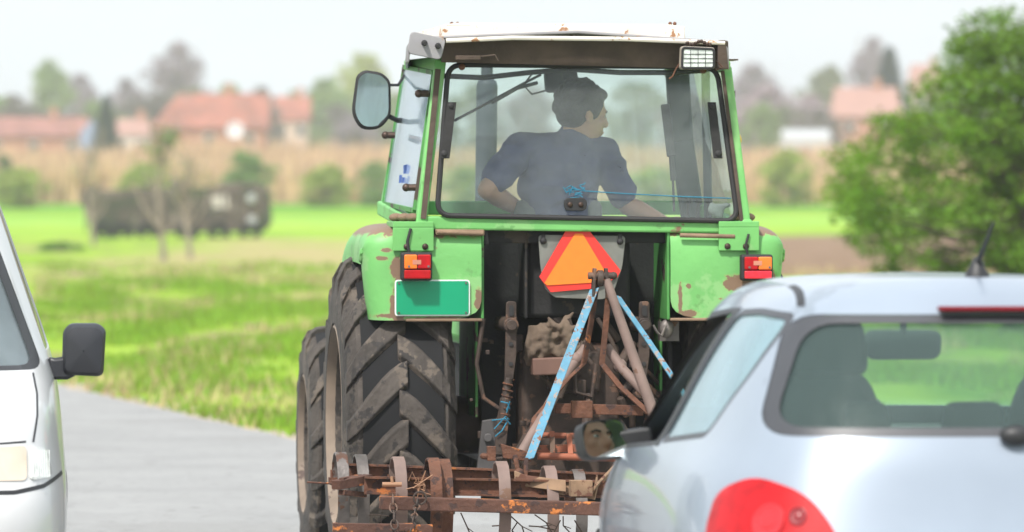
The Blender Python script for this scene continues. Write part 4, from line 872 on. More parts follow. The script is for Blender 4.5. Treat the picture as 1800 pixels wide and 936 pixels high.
# seams: tailgate and doors cut as thin grooves
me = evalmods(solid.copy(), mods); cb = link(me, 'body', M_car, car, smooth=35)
def pane(name, cutm, m, th=.005, off=-.004, parent=car, extra=None):
    """piece of the body surface inside cutm; off > 0 stands proud of the body"""
    lo = Vector((min(v.co[i] for v in cutm.vertices) for i in range(3))); hi = Vector((max(v.co[i] for v in cutm.vertices) for i in range(3)))
    e = .12; bm = bmesh.new(); bm.from_mesh(solid)
    for v in bm.verts: v.co += v.normal * off
    bad = [f for f in bm.faces if not all(any(lo[i] - e <= v.co[i] for v in f.verts) and any(v.co[i] <= hi[i] + e for v in f.verts) for i in range(3))]
    bmesh.ops.delete(bm, geom=bad, context='FACES'); mm = bpy.data.meshes.new(name); bm.to_mesh(mm); bm.free()
    md = [('SOLIDIFY', dict(thickness=th, offset=-1)), ('BOOLEAN', dict(operation='INTERSECT', object=cutm, solver='EXACT'))]
    if extra: md.append(('BOOLEAN', dict(operation='DIFFERENCE', object=extra, solver='EXACT')))
    return link(evalmods(mm, md), name, m, parent, smooth=35)
RWd = pane('rear_window', cut_rear(-.008), G_car, off=-.006)
pane('window_surround', cut_rear(.002), M_frit, th=.012, off=-.0015, extra=cut_rear(.040), parent=RWd)
pane('quarter_window', cut_side(sidewin([(.73, .965), (1.53, .915), (1.10, 1.335), (.80, 1.345), (.49, 1.335), (.54, 1.15)], .06), -1), G_carq, off=-.006)
pane('quarter_window', cut_side(sidewin([(.73, .965), (1.53, .915), (1.10, 1.335), (.80, 1.345), (.49, 1.335), (.54, 1.15)], .06), 1), G_car, off=-.006)
pane('door_window', cut_side(sidewin([(1.61, .905), (2.68, .85), (2.37, 1.11), (2.02, 1.30), (1.19, 1.34)], .03), 1), G_car, off=-.006)
pane('windscreen', prismesh([(x, 1.80, z) for x, z in sidewin([(-.633, .974), (.633, .974), (.512, 1.356), (-.512, 1.356)], .05)], (0, 1.72, 0)), G_car, off=-.006)
# black seals: outline around side windows
def seal(P2, inner, m, name, sd=-1):
    o_ = pane(name, cut_side(P2, sd), m, th=.012, off=-.0015, extra=cut_side(inner, sd)); return o_
seal(SW1, sidewin([(.76, .992), (1.48, .945), (1.09, 1.308), (.80, 1.318), (.53, 1.308), (.58, 1.16)], .05), M_frit, 'window_seal')
seal(SW2, sidewin([(1.63, .930), (2.58, .880), (2.32, 1.095), (2.00, 1.272), (1.22, 1.315)], .03), M_trim, 'window_seal')
bpl = pane('door_pillar', cut_side([(1.525, .92), (1.61, .915), (1.19, 1.33), (1.105, 1.33)], -1), M_trim, th=.006, off=.0015)
rl = pane('roof_strip', prismesh([(-.505, .36, 1.345), (-.488, .36, 1.345), (-.455, .36, 1.46), (-.472, .36, 1.46)], (0, .50, 0)), M_trim, th=.006, off=.0015)
# tail light: intersection with an oval prism, on both sides
def tl(sd, name, m, poly, off, parent):
    return pane(name, prismesh([(sd * x, -.2, z) for x, z in rpoly(poly, .06, 6)], (0, .85, 0)), m, th=.02, off=off, parent=parent)
for sd in (-1, 1):
    t_ = tl(sd, 'tail_light', M_redl, [(.425, .52), (.455, .74), (.53, .85), (.66, .895), (.745, .85), (.785, .72), (.77, .52)], .006, car)
    from mathutils.bvhtree import BVHTree
    bv = BVHTree.FromPolygons([v.co for v in t_.data.vertices], [p.vertices for p in t_.data.polygons])
    for x, z, r_, mt in ((.635, .775, .050, 'ring'), (.545, .70, .038, 'dark'), (.675, .655, .044, 'ring'), (.56, .79, .026, 'dark')):
        hit, nrm_, _i, _d = bv.ray_cast(Vector((sd * x, -1, z)), Vector((0, 1, 0)))
        if hit is None: continue
        q = MB(); q.lathe([(r_, -.004), (r_, .003), (r_ * .86, .004), (r_ * .80, .0015), (r_ * .45, .001), (r_ * .40, .004), (.001, .005)], hit, nrm_, 28)
        q.out('lamp_bowl', mat('pale_red_lens', (.50, .014, .02), .3, coat=.25, var=.1, scale=60) if mt == 'ring' else mat('deep_red_lens', (.20, .004, .008), .2, coat=.4), t_, smooth=35)
# third brake light, antenna, wiper, mirrors, handles, bumper strip, plate
q = MB(); q.box((-.14, .343, 1.334), (.16, .40, 1.347)); q.out('high_brake_light', mat('dark_red_lens', (.16, .005, .012), .5, spec=.2), car, bevel=.004)
ab = C.p(1722, 508, .62); q = MB(); q.lathe([(.036, -.02), (.034, .006), (.022, .026), (.012, .05), (.001, .056)], (ab.x, .66, 1.425), (0, 0, 1), 20); q.tube([(ab.x, .66, 1.455), (ab.x + .006, .60, 1.50), (ab.x + .018, .50, 1.575)], [.009, .007, .004], 8)
q.out('aerial', M_trim, car, smooth=True)
q = MB(); q.ball((.03, .125, 1.005), (.045, .03, .028), 3); q.bar((.03, .12, 1.005), (.36, .125, 1.03), .028, .018); q.bar((.10, .165, 1.06), (.5, .165, 1.05), .012, .02); q.out('rear_wiper', M_trim, car, bevel=.004, smooth=35)
for sd in (-1, 1):
    mq = C.p(1066, 771, 2.45); mp_ = Vector((-sd * mq.x, 2.45, mq.z))
    face = Vector((-.29, 2.03, 1.165)); loc_cam = Vector((-C.X0 * C.c - C.Y0 * C.s, C.X0 * C.s - C.Y0 * C.c, CZ))
    nrm = ((loc_cam - mp_).normalized() + (face - mp_).normalized()).normalized() if sd < 0 else Vector((-.3, -1, .05)).normalized()
    ux = Vector((0, 0, 1)).cross(nrm).normalized() * -1; uz = nrm.cross(ux) ; uz = uz if uz.z > 0 else -uz
    pr_ = rpoly([(-.088, -.058), (.080, -.064), (.088, .052), (-.066, .066)], .035, 5)
    MW = lambda x, y, z: mp_ + ux * x - nrm * y + uz * z
    q = MB(); q.grid([[MW(x * k, y, z * k) for x, z in pr_] for k, y in ((.90, .004), (.98, -.004), (1.0, .004), (.98, .05), (.8, .085), (.4, .10), (.01, .10))], close=True)
    Mh = q.out('door_mirror', M_trim if sd < 0 else M_car, car, smooth=40)
    q = MB(); q.bar((sd * .70, 2.50, mq.z + .01), (mp_.x, 2.50, mq.z - .01), .05, .05); q.out('mirror_foot', M_trim, Mh, bevel=.01)
    q = MB(); q.face([MW(x * .92, .003, z * .92) for x, z in pr_]); q.out('mirror_glass', M_mirror, Mh)
q = MB(); q.box((-.26, -.012, .42), (.26, .008, .53)); q.out('number_plate', M_white, car, bevel=.003)
q = MB(); o_ = [(x, y, .60) for x, y in ((-.45, -.0), (0, -.01), (.45, 0))]
q.strip([(-.70, .062, .60), (-.44, .0, .60), (0, -.010, .60), (.44, .0, .60), (.70, .062, .60)], .04, .02, (0, 0, 1)); q.out('bumper_strip', M_trim, car, smooth=35)
for yc in (.62, 3.05):
    for sd in (-1, 1):
        q = MB(); q.lathe([(.19, -.09), (.29, -.09), (.30, -.05), (.30, .05), (.29, .09), (.19, .09)], (sd * .72, yc, .30), (1, 0, 0), 40); wq = q.out('wheel', M_tyred, car, smooth=40)
        q = MB(); q.lathe([(.19, .088), (.18, .06), (.05, .07), (.001, .08)], (sd * .72, yc, .30), (sd, 0, 0), 30); q.out('rim', M_steel, wq, smooth=40)
q = MB(); q.box((-.60, .50, .25), (.60, 3.3, .32)); q.box((-.55, .30, .30), (.55, .9, .90)); q.box((-.62, 2.50, .55), (.62, 2.95, .93)); q.out('interior', M_trim, car, bevel=.03)
q = MB(); q.box((-.55, .92, .45), (.55, 1.08, .945)); q.box((-.55, .95, .40), (.55, 1.45, .5))
q.out('rear_bench', mat('grey_upholstery', (.05, .055, .06), .9, var=.2), car, bevel=.04, smooth=35)
for cx_ in (-.34, .0, .34):
    if cx_ == 0: continue
q = MB()
for cx_, hw in ((-.25, .07), (.055, .092)): o2 = rpoly([(cx_ - hw, .95), (cx_ + hw, .95), (cx_ + hw - .01, 1.065), (cx_ - hw + .01, 1.065)], .035); q.prism([(x, .93, z) for x, z in o2], (0, .09, 0))
q.out('headrest', mat('dark_upholstery', (.035, .04, .045), .9, var=.2), car, bevel=.02, smooth=40)
for sd, w_ in ((-1, 1), (1, 1)):
    cx_ = -.285 if sd < 0 else .45; q = MB(); o2 = rpoly([(cx_ - .20, .45), (cx_ + .20, .45), (cx_ + .19, .95), (cx_ + .13, 1.14), (cx_ - .13, 1.14), (cx_ - .19, .95)], .08); q.prism([(x, 1.66 + (z - .5) * -.12, z) for x, z in o2], (0, .13, 0)); q.box((cx_ - .25, 1.75, .38), (cx_ + .25, 2.25, .50)); SQ = q.out('front_seat', mat('dark_upholstery', (.035, .04, .045), .9, var=.2), car, bevel=.03, smooth=40)
    q = MB(); o2 = rpoly([(cx_ - .13, 1.12), (cx_ + .13, 1.12), (cx_ + .11, 1.29), (cx_ - .11, 1.29)], .05); q.prism([(x, 1.55, z) for x, z in o2], (0, .10, 0)); q.out('seat_headrest', MATS['dark_upholstery'], SQ, bevel=.02, smooth=40)
rvm = C.p(1588, 607, 2.15); q = MB(); o2 = rpoly([(-.115, -.045), (.115, -.045), (.12, .045), (-.12, .045)], .035); q.prism([(rvm.x + x, 2.15, rvm.z + z) for x, z in o2], (0, .04, 0)); q.bar((rvm.x, 2.17, rvm.z), (rvm.x, 2.14, rvm.z + .09), .02, .02); q.out('rear_view_mirror', MATS['dark_upholstery'], car, bevel=.008, smooth=40)
q = MB(); c0 = Vector((-.36, 2.42, .86)); nn = Vector((0, -.9, .42)).normalized(); xx, yy, _ = basis(nn); q.tube([c0 + (xx * math.cos(t) + yy * math.sin(t)) * .18 for t in [k * math.pi / 12 for k in range(25)]], .014, 8, caps=False); q.cyl(c0, c0 - nn * .2, .04); q.bar(c0 - xx * .17, c0 + xx * .17, .03, .02); q.out('steering_wheel', M_trim, car, smooth=35)
V = Vector
person('car driver in a pale shirt, face visible in the left door mirror', C, (-.29, 1.9, .5), V((-0.29, 1.95, 1.17)), (-.12, 1, 0), (0, 0, 1), V((-0.29, 1.92, 1.05)), V((-0.29, 1.90, .90)), V((-0.29, 1.93, .60)),
       V((-0.47, 1.92, .98)), V((-0.51, 2.05, .78)), V((-0.42, 2.26, .90)), V((-0.11, 1.92, .98)), V((-0.07, 2.05, .78)), V((-0.16, 2.26, .90)), (.3, .8, .3), (-.3, .8, .3),
       V((-0.39, 2.35, .62)), V((-0.19, 2.35, .62)), V((-0.39, 2.62, .40)), V((-0.19, 2.62, .40)), mat('pale_shirt', (.5, .5, .48), .9))

# ------------------------------------------------------------------ VAN (front right corner in view)
VF = Frame(-343, 19.0, 6)
van = thing('van', 'white oncoming van cut by the left edge, black door mirror', 'van', VF, (0, 0, 0))
vr = [
 RG(.25, [(0, .02), (.50, .04), (.78, .12)], [(.86, .45), (.87, 1.2), (.87, 2.6), (.86, 4.2)], [(.84, 4.66), (.5, 4.7), (0, 4.7)]),
 RG(.45, [(0, -.06), (.52, -.04), (.82, .06)], [(.90, .45), (.905, 1.2), (.905, 2.6), (.90, 4.2)], [(.88, 4.70), (.5, 4.74), (0, 4.74)]),
 RG(.62, [(0, -.05), (.52, -.03), (.81, .06)], [(.895, .45), (.91, 1.2), (.91, 2.6), (.90, 4.2)], [(.88, 4.72), (.5, 4.75), (0, 4.75)]),
 RG(.68, [(0, .0), (.52, .02), (.80, .12)], [(.885, .45), (.905, 1.2), (.91, 2.6), (.90, 4.2)], [(.88, 4.72), (.5, 4.75), (0, 4.75)]),
 RG(.84, [(0, .03), (.50, .05), (.77, .16)], [(.86, .48), (.895, 1.2), (.905, 2.6), (.90, 4.2)], [(.88, 4.72), (.5, 4.75), (0, 4.75)]),
 RG(.93, [(0, .12), (.50, .15), (.74, .26)], [(.845, .52), (.885, 1.2), (.90, 2.6), (.895, 4.2)], [(.87, 4.72), (.5, 4.75), (0, 4.75)]),
 RG(1.06, [(0, .60), (.50, .66), (.72, .78)], [(.83, .98), (.87, 1.4), (.89, 2.6), (.885, 4.2)], [(.86, 4.71), (.5, 4.74), (0, 4.74)]),
 RG(1.40, [(0, .95), (.46, 1.0), (.64, 1.10)], [(.715, 1.28), (.745, 1.6), (.765, 2.6), (.765, 4.2)], [(.75, 4.69), (.5, 4.72), (0, 4.72)]),
 RG(1.78, [(0, 1.32), (.40, 1.36), (.53, 1.44)], [(.60, 1.6), (.625, 1.9), (.64, 2.6), (.64, 4.2)], [(.62, 4.66), (.45, 4.69), (0, 4.69)]),
 RG(1.92, [(0, 1.55), (.33, 1.58), (.43, 1.66)], [(.49, 1.8), (.51, 2.1), (.52, 2.7), (.52, 4.1)], [(.5, 4.55), (.4, 4.58), (0, 4.58)]),
]
solid = ringbody(vr, None, 3)
M_van = mat('white_van_paint', (.60, .60, .60), .35, var=.03, coat=.5, patch=((.55, .52, .46), .77, 9))
vws = rpoly([(-.815, 1.045), (.815, 1.045), (.565, 1.74), (-.565, 1.74)], .05, 5)
cutw = lambda s_=1.0: prismesh([(x * s_, -.2, 1.4 + (z - 1.4) * s_) for x, z in vws], (0, 1.95, 0))
vs2 = rpoly([(1.20, 1.10), (2.3, 1.10), (2.3, 1.70), (1.72, 1.70)], .05, 5)
mods = [('SOLIDIFY', dict(thickness=.02, offset=-1))]
for c_ in (cutw(), cut_side(vs2, -1), cut_side(vs2, 1)): mods.append(('BOOLEAN', dict(operation='DIFFERENCE', object=c_, solver='EXACT')))
for yc in (.85, 3.7):
    m_ = MB(); m_.cyl((-1, yc, .32), (1, yc, .32), .37, n=36); mods.append(('BOOLEAN', dict(operation='DIFFERENCE', object=m_.mesh(), solver='EXACT')))
vb = link(evalmods(solid.copy(), mods), 'body', M_van, van, smooth=35)
wsn = pane('windscreen', cutw(1.02), G_van, off=-.006, parent=van)
pane('windscreen_seal', cutw(1.0), M_trim, th=.012, off=-.001, parent=wsn, extra=cutw(.955))
for sd in (-1, 1): pane('door_window', cut_side(rpoly([(1.18, 1.08), (2.32, 1.08), (2.32, 1.72), (1.70, 1.72)], .05, 5), sd), G_van, off=-.006, parent=van)
# groove lines: bonnet edge and bumper top as thin dark strips following the surface
def line_y(name, pts2, w_, parent, m=M_trim, off=.0012):   # outline in (x,z), projected along y
    for sd in (-1, 1):
        A = [Vector(q) for q in pts2]; ring_ = []
        L_ = []; R_ = []
        for i, p_ in enumerate(A):
            d = (A[min(i + 1, len(A) - 1)] - A[max(i - 1, 0)]).normalized(); n_ = Vector((-d.y, d.x)) * w_ / 2; L_.append(p_ + n_); R_.append(p_ - n_)
        poly = L_ + R_[::-1]; pane(name, prismesh([(sd * x, -.3, z) for x, z in poly], (0, 1.7, 0)), m, th=.004, off=off, parent=parent)
line_y('bonnet_seam', [(.775, 1.035), (.785, .97), (.782, .90), (.765, .815)], .007, van)
line_y('bumper_gap', [(0, .655), (.4, .655), (.70, .652), (.80, .668), (.87, .70)], .014, van)
line_y('headlight_gap', [(.0, .80), (.4, .805), (.74, .818)], .006, van)
for sd in (-1, 1):
    def hl(name, poly, m, off, par, r=.02): return pane(name, prismesh([(sd * x, -.3, z) for x, z in rpoly(poly, r, 4)], (0, 1.2, 0)), m, th=.01, off=off, parent=par)
    H = hl('headlight', [(.44, .695), (.742, .69), (.742, .805), (.44, .80)], mat('headlight_highlight_glass', (.72, .60, .47), .12, .3, var=.2, scale=5, coat=.9), .004, van)  # warm highlight tinted into the lens base colour
    q = MB(); 
    H2 = hl('indicator', [(.750, .69), (.832, .695), (.815, .79), (.750, .805)], mat('clear_indicator', (.72, .72, .70), .2, var=.1, scale=60, coat=.8), .004, van)
    fl_ = MB()
    for k in range(9): x = sd * (.757 + k * .0075); fl_.bar((x, .135, .70), (x, .16, .79), .0022, .004)
    fl_.out('lens_rib', M_lamp, H2)
    # mirror
    mx = MB(); pr_ = rpoly([(-.075, -.085), (.072, -.092), (.082, .075), (.055, .098), (-.045, .098), (-.07, .07)], .025, 5); mc = VF.p(146, 617, 1.15) if sd > 0 else Vector((-VF.p(146, 617, 1.15).x, 1.15, VF.p(146, 617, 1.15).z))
    mx.grid([[(mc.x + sd * x * k, mc.y + y, mc.z + z * k) for x, z in pr_] for k, y in ((.02, -.052), (.5, -.05), (.85, -.042), (.97, -.025), (1, 0), (1, .05))], close=True)
    MX = mx.out('door_mirror', mat('black_mirror_plastic', (.022, .023, .028), .42, var=.15), van, smooth=35)
    mx = MB(); mx.face([(mc.x + sd * x * .95, mc.y + .045, mc.z + z * .95) for x, z in pr_]); mx.out('mirror_glass', M_mirror, MX)
    mx = MB(); mx.prism([(mc.x + sd * x, 1.13, mc.z + z) for x, z in ((-.02, -.03), (-.02, -.085), (-.055, -.102), (-.118, -.102), (-.124, -.02), (-.10, -.025), (-.065, -.02))], (0, .05, 0)); mx.out('mirror_arm', MATS['black_mirror_plastic'], MX, bevel=.012, smooth=40)
q = MB(); q.box((-.75, .9, .35), (.75, 4.3, .42)); q.box((-.74, 1.0, .6), (.74, 1.35, 1.04)); q.out('dashboard', M_trim, van, bevel=.03)
q = MB(); q.box((-.40, -.06, .70), (.40, .03, .78)); q.out('grille', M_trim, van, bevel=.01)
for yc in (.85, 3.7):
    for sd in (-1, 1):
        q = MB(); q.lathe([(.19, -.09), (.30, -.09), (.32, -.05), (.32, .05), (.30, .09), (.19, .09)], (sd * .78, yc, .32), (1, 0, 0), 40); wq = q.out('wheel', M_tyred, van, smooth=40)
        q = MB(); q.lathe([(.19, .088), (.18, .06), (.05, .07), (.001, .08)], (sd * .78, yc, .32), (sd, 0, 0), 30); q.out('rim', M_steel, wq, smooth=40)
q = MB(); q.bar((.10, .935, 1.08), (.62, .99, 1.12), .015, .02); q.out('wiper', M_trim, van)
for sd in (-1, 1):
    q = MB(); q.box((sd * .15, 1.7, .5), (sd * .62, 1.85, 1.25)); q.box((sd * .15, 1.6, .42), (sd * .62, 2.1, .58)); q.out('front_seat', M_trim, van, bevel=.05)

# ------------------------------------------------------------------ BACKGROUND
def at(px, py, Y): return Vector(((px - CX) / FPX * Y, Y, CZ - (py - HY) / FPX * Y))
def gz(px, Y): return ground_z((px - CX) / FPX * Y, Y)
def leaves(mb, c, rad, n, size, rnd, flat=.0):
    for _ in range(n):
        d = Vector((rnd.gauss(0, 1), rnd.gauss(0, 1), rnd.gauss(0, 1))); d.normalize(); r_ = rnd.random() ** .45
        p_ = Vector((c[0] + d.x * rad[0] * r_, c[1] + d.y * rad[1] * r_, c[2] + d.z * rad[2] * r_))
        a = Vector((rnd.gauss(0, 1), rnd.gauss(0, 1), rnd.gauss(0, .7))).normalized(); b_ = a.cross(Vector((rnd.gauss(0, 1), rnd.gauss(0, 1), rnd.gauss(0, 1)))).normalized(); s_ = size * rnd.uniform(.6, 1.3)
        vs = [mb.bm.verts.new(p_ + v) for v in (a * s_, b_ * s_ * .45, -a * s_, -b_ * s_ * .45)]; mb.bm.faces.new(vs)
def crown_mesh(rnd, nb, nl, size, spread=1.0, top=.2):
    """unit crown about 1 tall, 1 wide, base at z=.0"""
    mb = MB()
    for _ in range(nb):
        z = rnd.random(); wdt = math.sin(math.pi * min(1, (z * .85 + .12))) ** .7; a = rnd.uniform(0, 6.28); r_ = rnd.random() ** .5 * .42 * wdt * spread
        s_ = rnd.uniform(.07, .15); leaves(mb, (math.cos(a) * r_, math.sin(a) * r_, .06 + z * .86), (s_, s_, s_ * .8), nl, size, rnd)
    me = bpy.data.meshes.new('crown'); mb.bm.to_mesh(me); mb.bm.free(); return me
def branch_mesh(rnd, n=26, h=1.0, bare=False):
    mb = MB(); mb.tube([(0, 0, 0), (rnd.uniform(-.02, .02), 0, h * .35), (rnd.uniform(-.04, .04), 0, h * .72)], [.03, .022, .01], 7)
    for k in range(n):
        z = rnd.uniform(.22, .65) * h; a = rnd.uniform(0, 6.28); L_ = rnd.uniform(.15, .38); p1 = Vector((math.cos(a) * L_ * .5, math.sin(a) * L_ * .5, z + L_ * .5)); p2 = Vector((math.cos(a) * L_, math.sin(a) * L_, z + L_ * 1.1)); p2.z = min(p2.z, h * .98)
        mb.tube([(0, 0, z), p1, p2], [.010, .006, .003], 5)
        if bare:
            for _ in range(9):
                q = Vector((0, 0, z)).lerp(p2, rnd.uniform(.3, 1)); e_ = q + Vector((rnd.uniform(-.12, .12), rnd.uniform(-.12, .12), rnd.uniform(.02, .16))); mb.tube([q, e_], [.004, .002], 4, caps=False)
    me = bpy.data.meshes.new('trunk'); mb.bm.to_mesh(me); mb.bm.free(); return me
rnd = random.Random(21)
CR = [crown_mesh(rnd, 70, 46, .040) for _ in range(3)]; CRs = crown_mesh(rnd, 120, 30, .036, 1.15)
TKm = [branch_mesh(rnd) for _ in range(2)]; TKb = branch_mesh(rnd, 40, 1.0, True)
mb = MB()
for k in range(3500):
    z = rnd.random(); a = rnd.uniform(0, 6.28); r_ = .30 * (1 - z) ** .8 * rnd.uniform(.5, 1); c_ = (math.cos(a) * r_, math.sin(a) * r_, z); d = Vector((math.cos(a), math.sin(a), -.3)); t_ = Vector((-math.sin(a), math.cos(a), 0)); p_ = Vector(c_); mb.face([p_ + d * .06, p_ + t_ * .025, p_ - d * .03, p_ - t_ * .025])
CON = bpy.data.meshes.new('crown'); mb.bm.to_mesh(CON); mb.bm.free()
M_bark = mat('bark', (.12, .09, .075), .9, var=.3, bump=.5, bscale=8)
def tree(px, top, wpx, Y, col, label, kind='leafy', name='tree', group='trees beyond the reeds', lift=0, cat='tree'):
    z0 = gz(px, Y) - .1; zt_ = at(px, top, Y).z; h = zt_ - z0; wd = wpx / FPX * Y; X = (px - CX) / FPX * Y
    root = bpy.data.objects.new(name, None); COL.objects.link(root); root.location = (X, Y, z0); root['label'] = label; root['category'] = cat; root['group'] = group
    tm = {'leafy': TKm[rnd.randrange(2)], 'bare': TKb, 'bush': TKm[0], 'conifer': TKm[1]}[kind]
    cm = {'leafy': CR[rnd.randrange(3)], 'bare': CRs, 'bush': CR[rnd.randrange(3)], 'conifer': CON}[kind]
    tm = tm.copy(); cm = cm.copy(); tm.materials.clear(); cm.materials.clear(); tm.materials.append(M_bark if kind != 'bare' else mat('pale_bare_bark', (.30, .25, .26), .9)); cm.materials.append(leafmat(*col))
    t_ = bpy.data.objects.new('trunk', tm); c_ = bpy.data.objects.new('crown', cm)
    for o_ in (t_, c_): COL.objects.link(o_); o_.parent = root; o_.rotation_euler.z = rnd.uniform(0, 6.28)
    base = {'leafy': .16, 'bare': .25, 'bush': .0, 'conifer': .04}[kind]
    t_.scale = (wd, wd, h * .97) if kind != 'bush' else (wd * .8, wd * .8, h * .7); c_.scale = (wd * 1.1, wd * 1.1, h * (1 - base)); c_.location = (0, 0, h * base)
    if kind == 'conifer': c_.scale = (wd * 2.2, wd * 2.2, h * .96); t_.scale = (wd * .5, wd * .5, h * .8)
    return root
PG, YG, OG = ('pale_green_leaves', (.24, .34, .12)), ('yellow_green_leaves', (.38, .44, .11)), ('olive_leaves', (.20, .22, .12))
GB, PB, DG = ('grey_brown_twigs', (.19, .16, .15)), ('purple_grey_twigs', (.30, .25, .29)), ('dark_blue_green_needles', (.006, .026, .024))
far = [
 (25, 165, 110, 640, GB, 'grey brown bare tree at the far left edge, above the long low roof', 'bare'),
 (88, 105, 105, 660, PG, 'tall pale green tree above the long low red roof', 'leafy'),
 (140, 128, 85, 690, PB, 'misty bare tree just right of the tall pale green tree', 'bare'),
 (225, 135, 80, 700, PB, 'small misty bare tree between the dark conifer and the tallest bare tree', 'bare'),
 (310, 72, 120, 700, PB, 'tallest misty bare tree, above the left slope of the big red roof', 'bare'),
 (205, 190, 130, 640, OG, 'olive green tree behind the small dark conifer', 'leafy'),
 (330, 150, 120, 650, OG, 'olive green tree right behind the big red roof', 'leafy'),
 (405, 140, 90, 655, PG, 'green tree above the middle of the big red roof', 'leafy'),
 (462, 150, 70, 630, GB, 'dark grey bare tree at the right gable of the big red roof', 'bare'),
 (60, 185, 130, 650, OG, 'olive tree rising behind the long low red roof', 'leafy'),
 (575, 130, 120, 640, PG, 'pale green tree half behind the tractor mirror', 'leafy'),
 (640, 85, 120, 700, YG, 'very pale green tree just left of the cab', 'leafy'),
 (515, 160, 60, 690, PG, 'pale tree above the small red roof left of the tractor', 'leafy'),
 (1325, 110, 110, 680, PB, 'purple grey bare tree beside the right edge of the cab', 'bare'),
 (1350, 150, 130, 620, ('blossom_twigs', (.42, .32, .36)), 'pinkish blossoming tree right of the cab', 'bare'),
 (1420, 165, 110, 610, ('blossom_twigs', (.42, .32, .36)), 'pinkish tree left of the pale pink roof', 'bare'),
 (1340, 180, 90, 560, PG, 'soft green tree low beside the cab, right side', 'leafy'),
 (1455, 110, 110, 690, OG, 'faint olive tree left of the dark blue conifer', 'leafy'),
 (1530, 62, 90, 720, PB, 'tall misty bare tree behind the dark blue conifer', 'bare'),
 (1440, 190, 90, 570, GB, 'grey brown bare tree under the pale pink roof', 'bare'),
 (1640, 120, 90, 680, PG, 'green tree between the dark conifer and the big leafy tree', 'leafy'),
 (830, 140, 130, 680, OG, 'olive tree seen through the cab left of the driver', 'leafy'),
 (930, 150, 130, 650, PB, 'bare tree seen through the cab behind the driver head', 'bare'),
 (1120, 140, 140, 670, OG, 'olive tree seen through the cab right of the driver', 'leafy'),
 (1210, 160, 120, 640, PB, 'bare tree seen through the right part of the cab window', 'bare'),
 (720, 150, 120, 650, OG, 'olive tree behind the side window of the cab', 'leafy'),
 (1720, 110, 130, 690, OG, 'olive tree hidden behind the big leafy tree', 'leafy'),
]
for px, top, wpx, Y, col, lab, kind in far: tree(px, top, wpx, Y, col, lab, kind)
for k, px in enumerate(list(range(-10, 700, 46)) + list(range(1290, 1700, 50))):
    tree(px + rnd.uniform(-15, 15), rnd.uniform(160, 200), rnd.uniform(95, 125), rnd.uniform(600, 640), (OG, GB, PG, PB)[rnd.randrange(4)] if px < 700 else (PB, OG, ('blossom_twigs', (.42, .32, .36)))[rnd.randrange(3)], 'hazy tree of the even row closing the gaps behind the houses', 'leafy', group='even row of hazy trees behind the houses')
tree(187, 166, 58, 500, DG, 'small dark conifer beside the long low red roof', 'conifer', 'conifer', 'dark conifers')
tree(1563, 82, 88, 590, ('blue_conifer_needles', (.010, .035, .05)), 'dark blue conifer above the pale pink roof', 'conifer', 'conifer', 'dark conifers')
for px, top, wpx, Y, col, lab in [
 (35, 292, 120, 318, YG, 'yellow green bush at the far left edge'), (8, 268, 50, 325, OG, 'dark green bush behind the yellow green one at the left edge'),
 (255, 285, 110, 322, YG, 'yellow green bush behind the camouflaged wagon'), (433, 262, 110, 318, PG, 'rounded green bush behind the right end of the wagon'),
 (575, 288, 110, 322, YG, 'low yellow green bush beside the cab, left'), (1385, 262, 120, 322, YG, 'yellow green bush in the reeds right of the cab'),
 (660, 280, 90, 325, PG, 'green bush behind the lower corner of the cab'), (1150, 290, 130, 322, YG, 'yellow green bush seen through the cab'), (820, 290, 110, 322, YG, 'yellow green bush seen through the cab, left of the driver')]:
    tree(px, top, wpx, Y, col, lab, 'bush', 'bush', 'bushes in front of the reeds', cat='bush')
tree(105, 425, 100, 170, ('low_bush_leaves', (.10, .26, .03)), 'low dark green bush in the grass left of the wagon', 'bush', 'bush', 'bushes in the grass', cat='bush')

# trees added behind the camera only to be reflected in mirrors and paint
for k, (X, Y, h_, wd) in enumerate(((-14, -60, 9, 8), (-5, -75, 11, 9), (7, -66, 8, 8), (18, -80, 12, 11), (-27, -70, 10, 10), (30, -62, 9, 9))):
    r_ = tree(900, 300, 60, 60, OG, 'tree added behind the camera for reflections, number %d from the left' % (k + 1), 'leafy', group='trees added behind the camera for reflections'); r_.location = (X, Y, 0); r_['label'] = 'olive green tree added behind the viewer, seen only in mirrors'
    for c_ in r_.children: c_.scale = (wd, wd, h_ * .85)
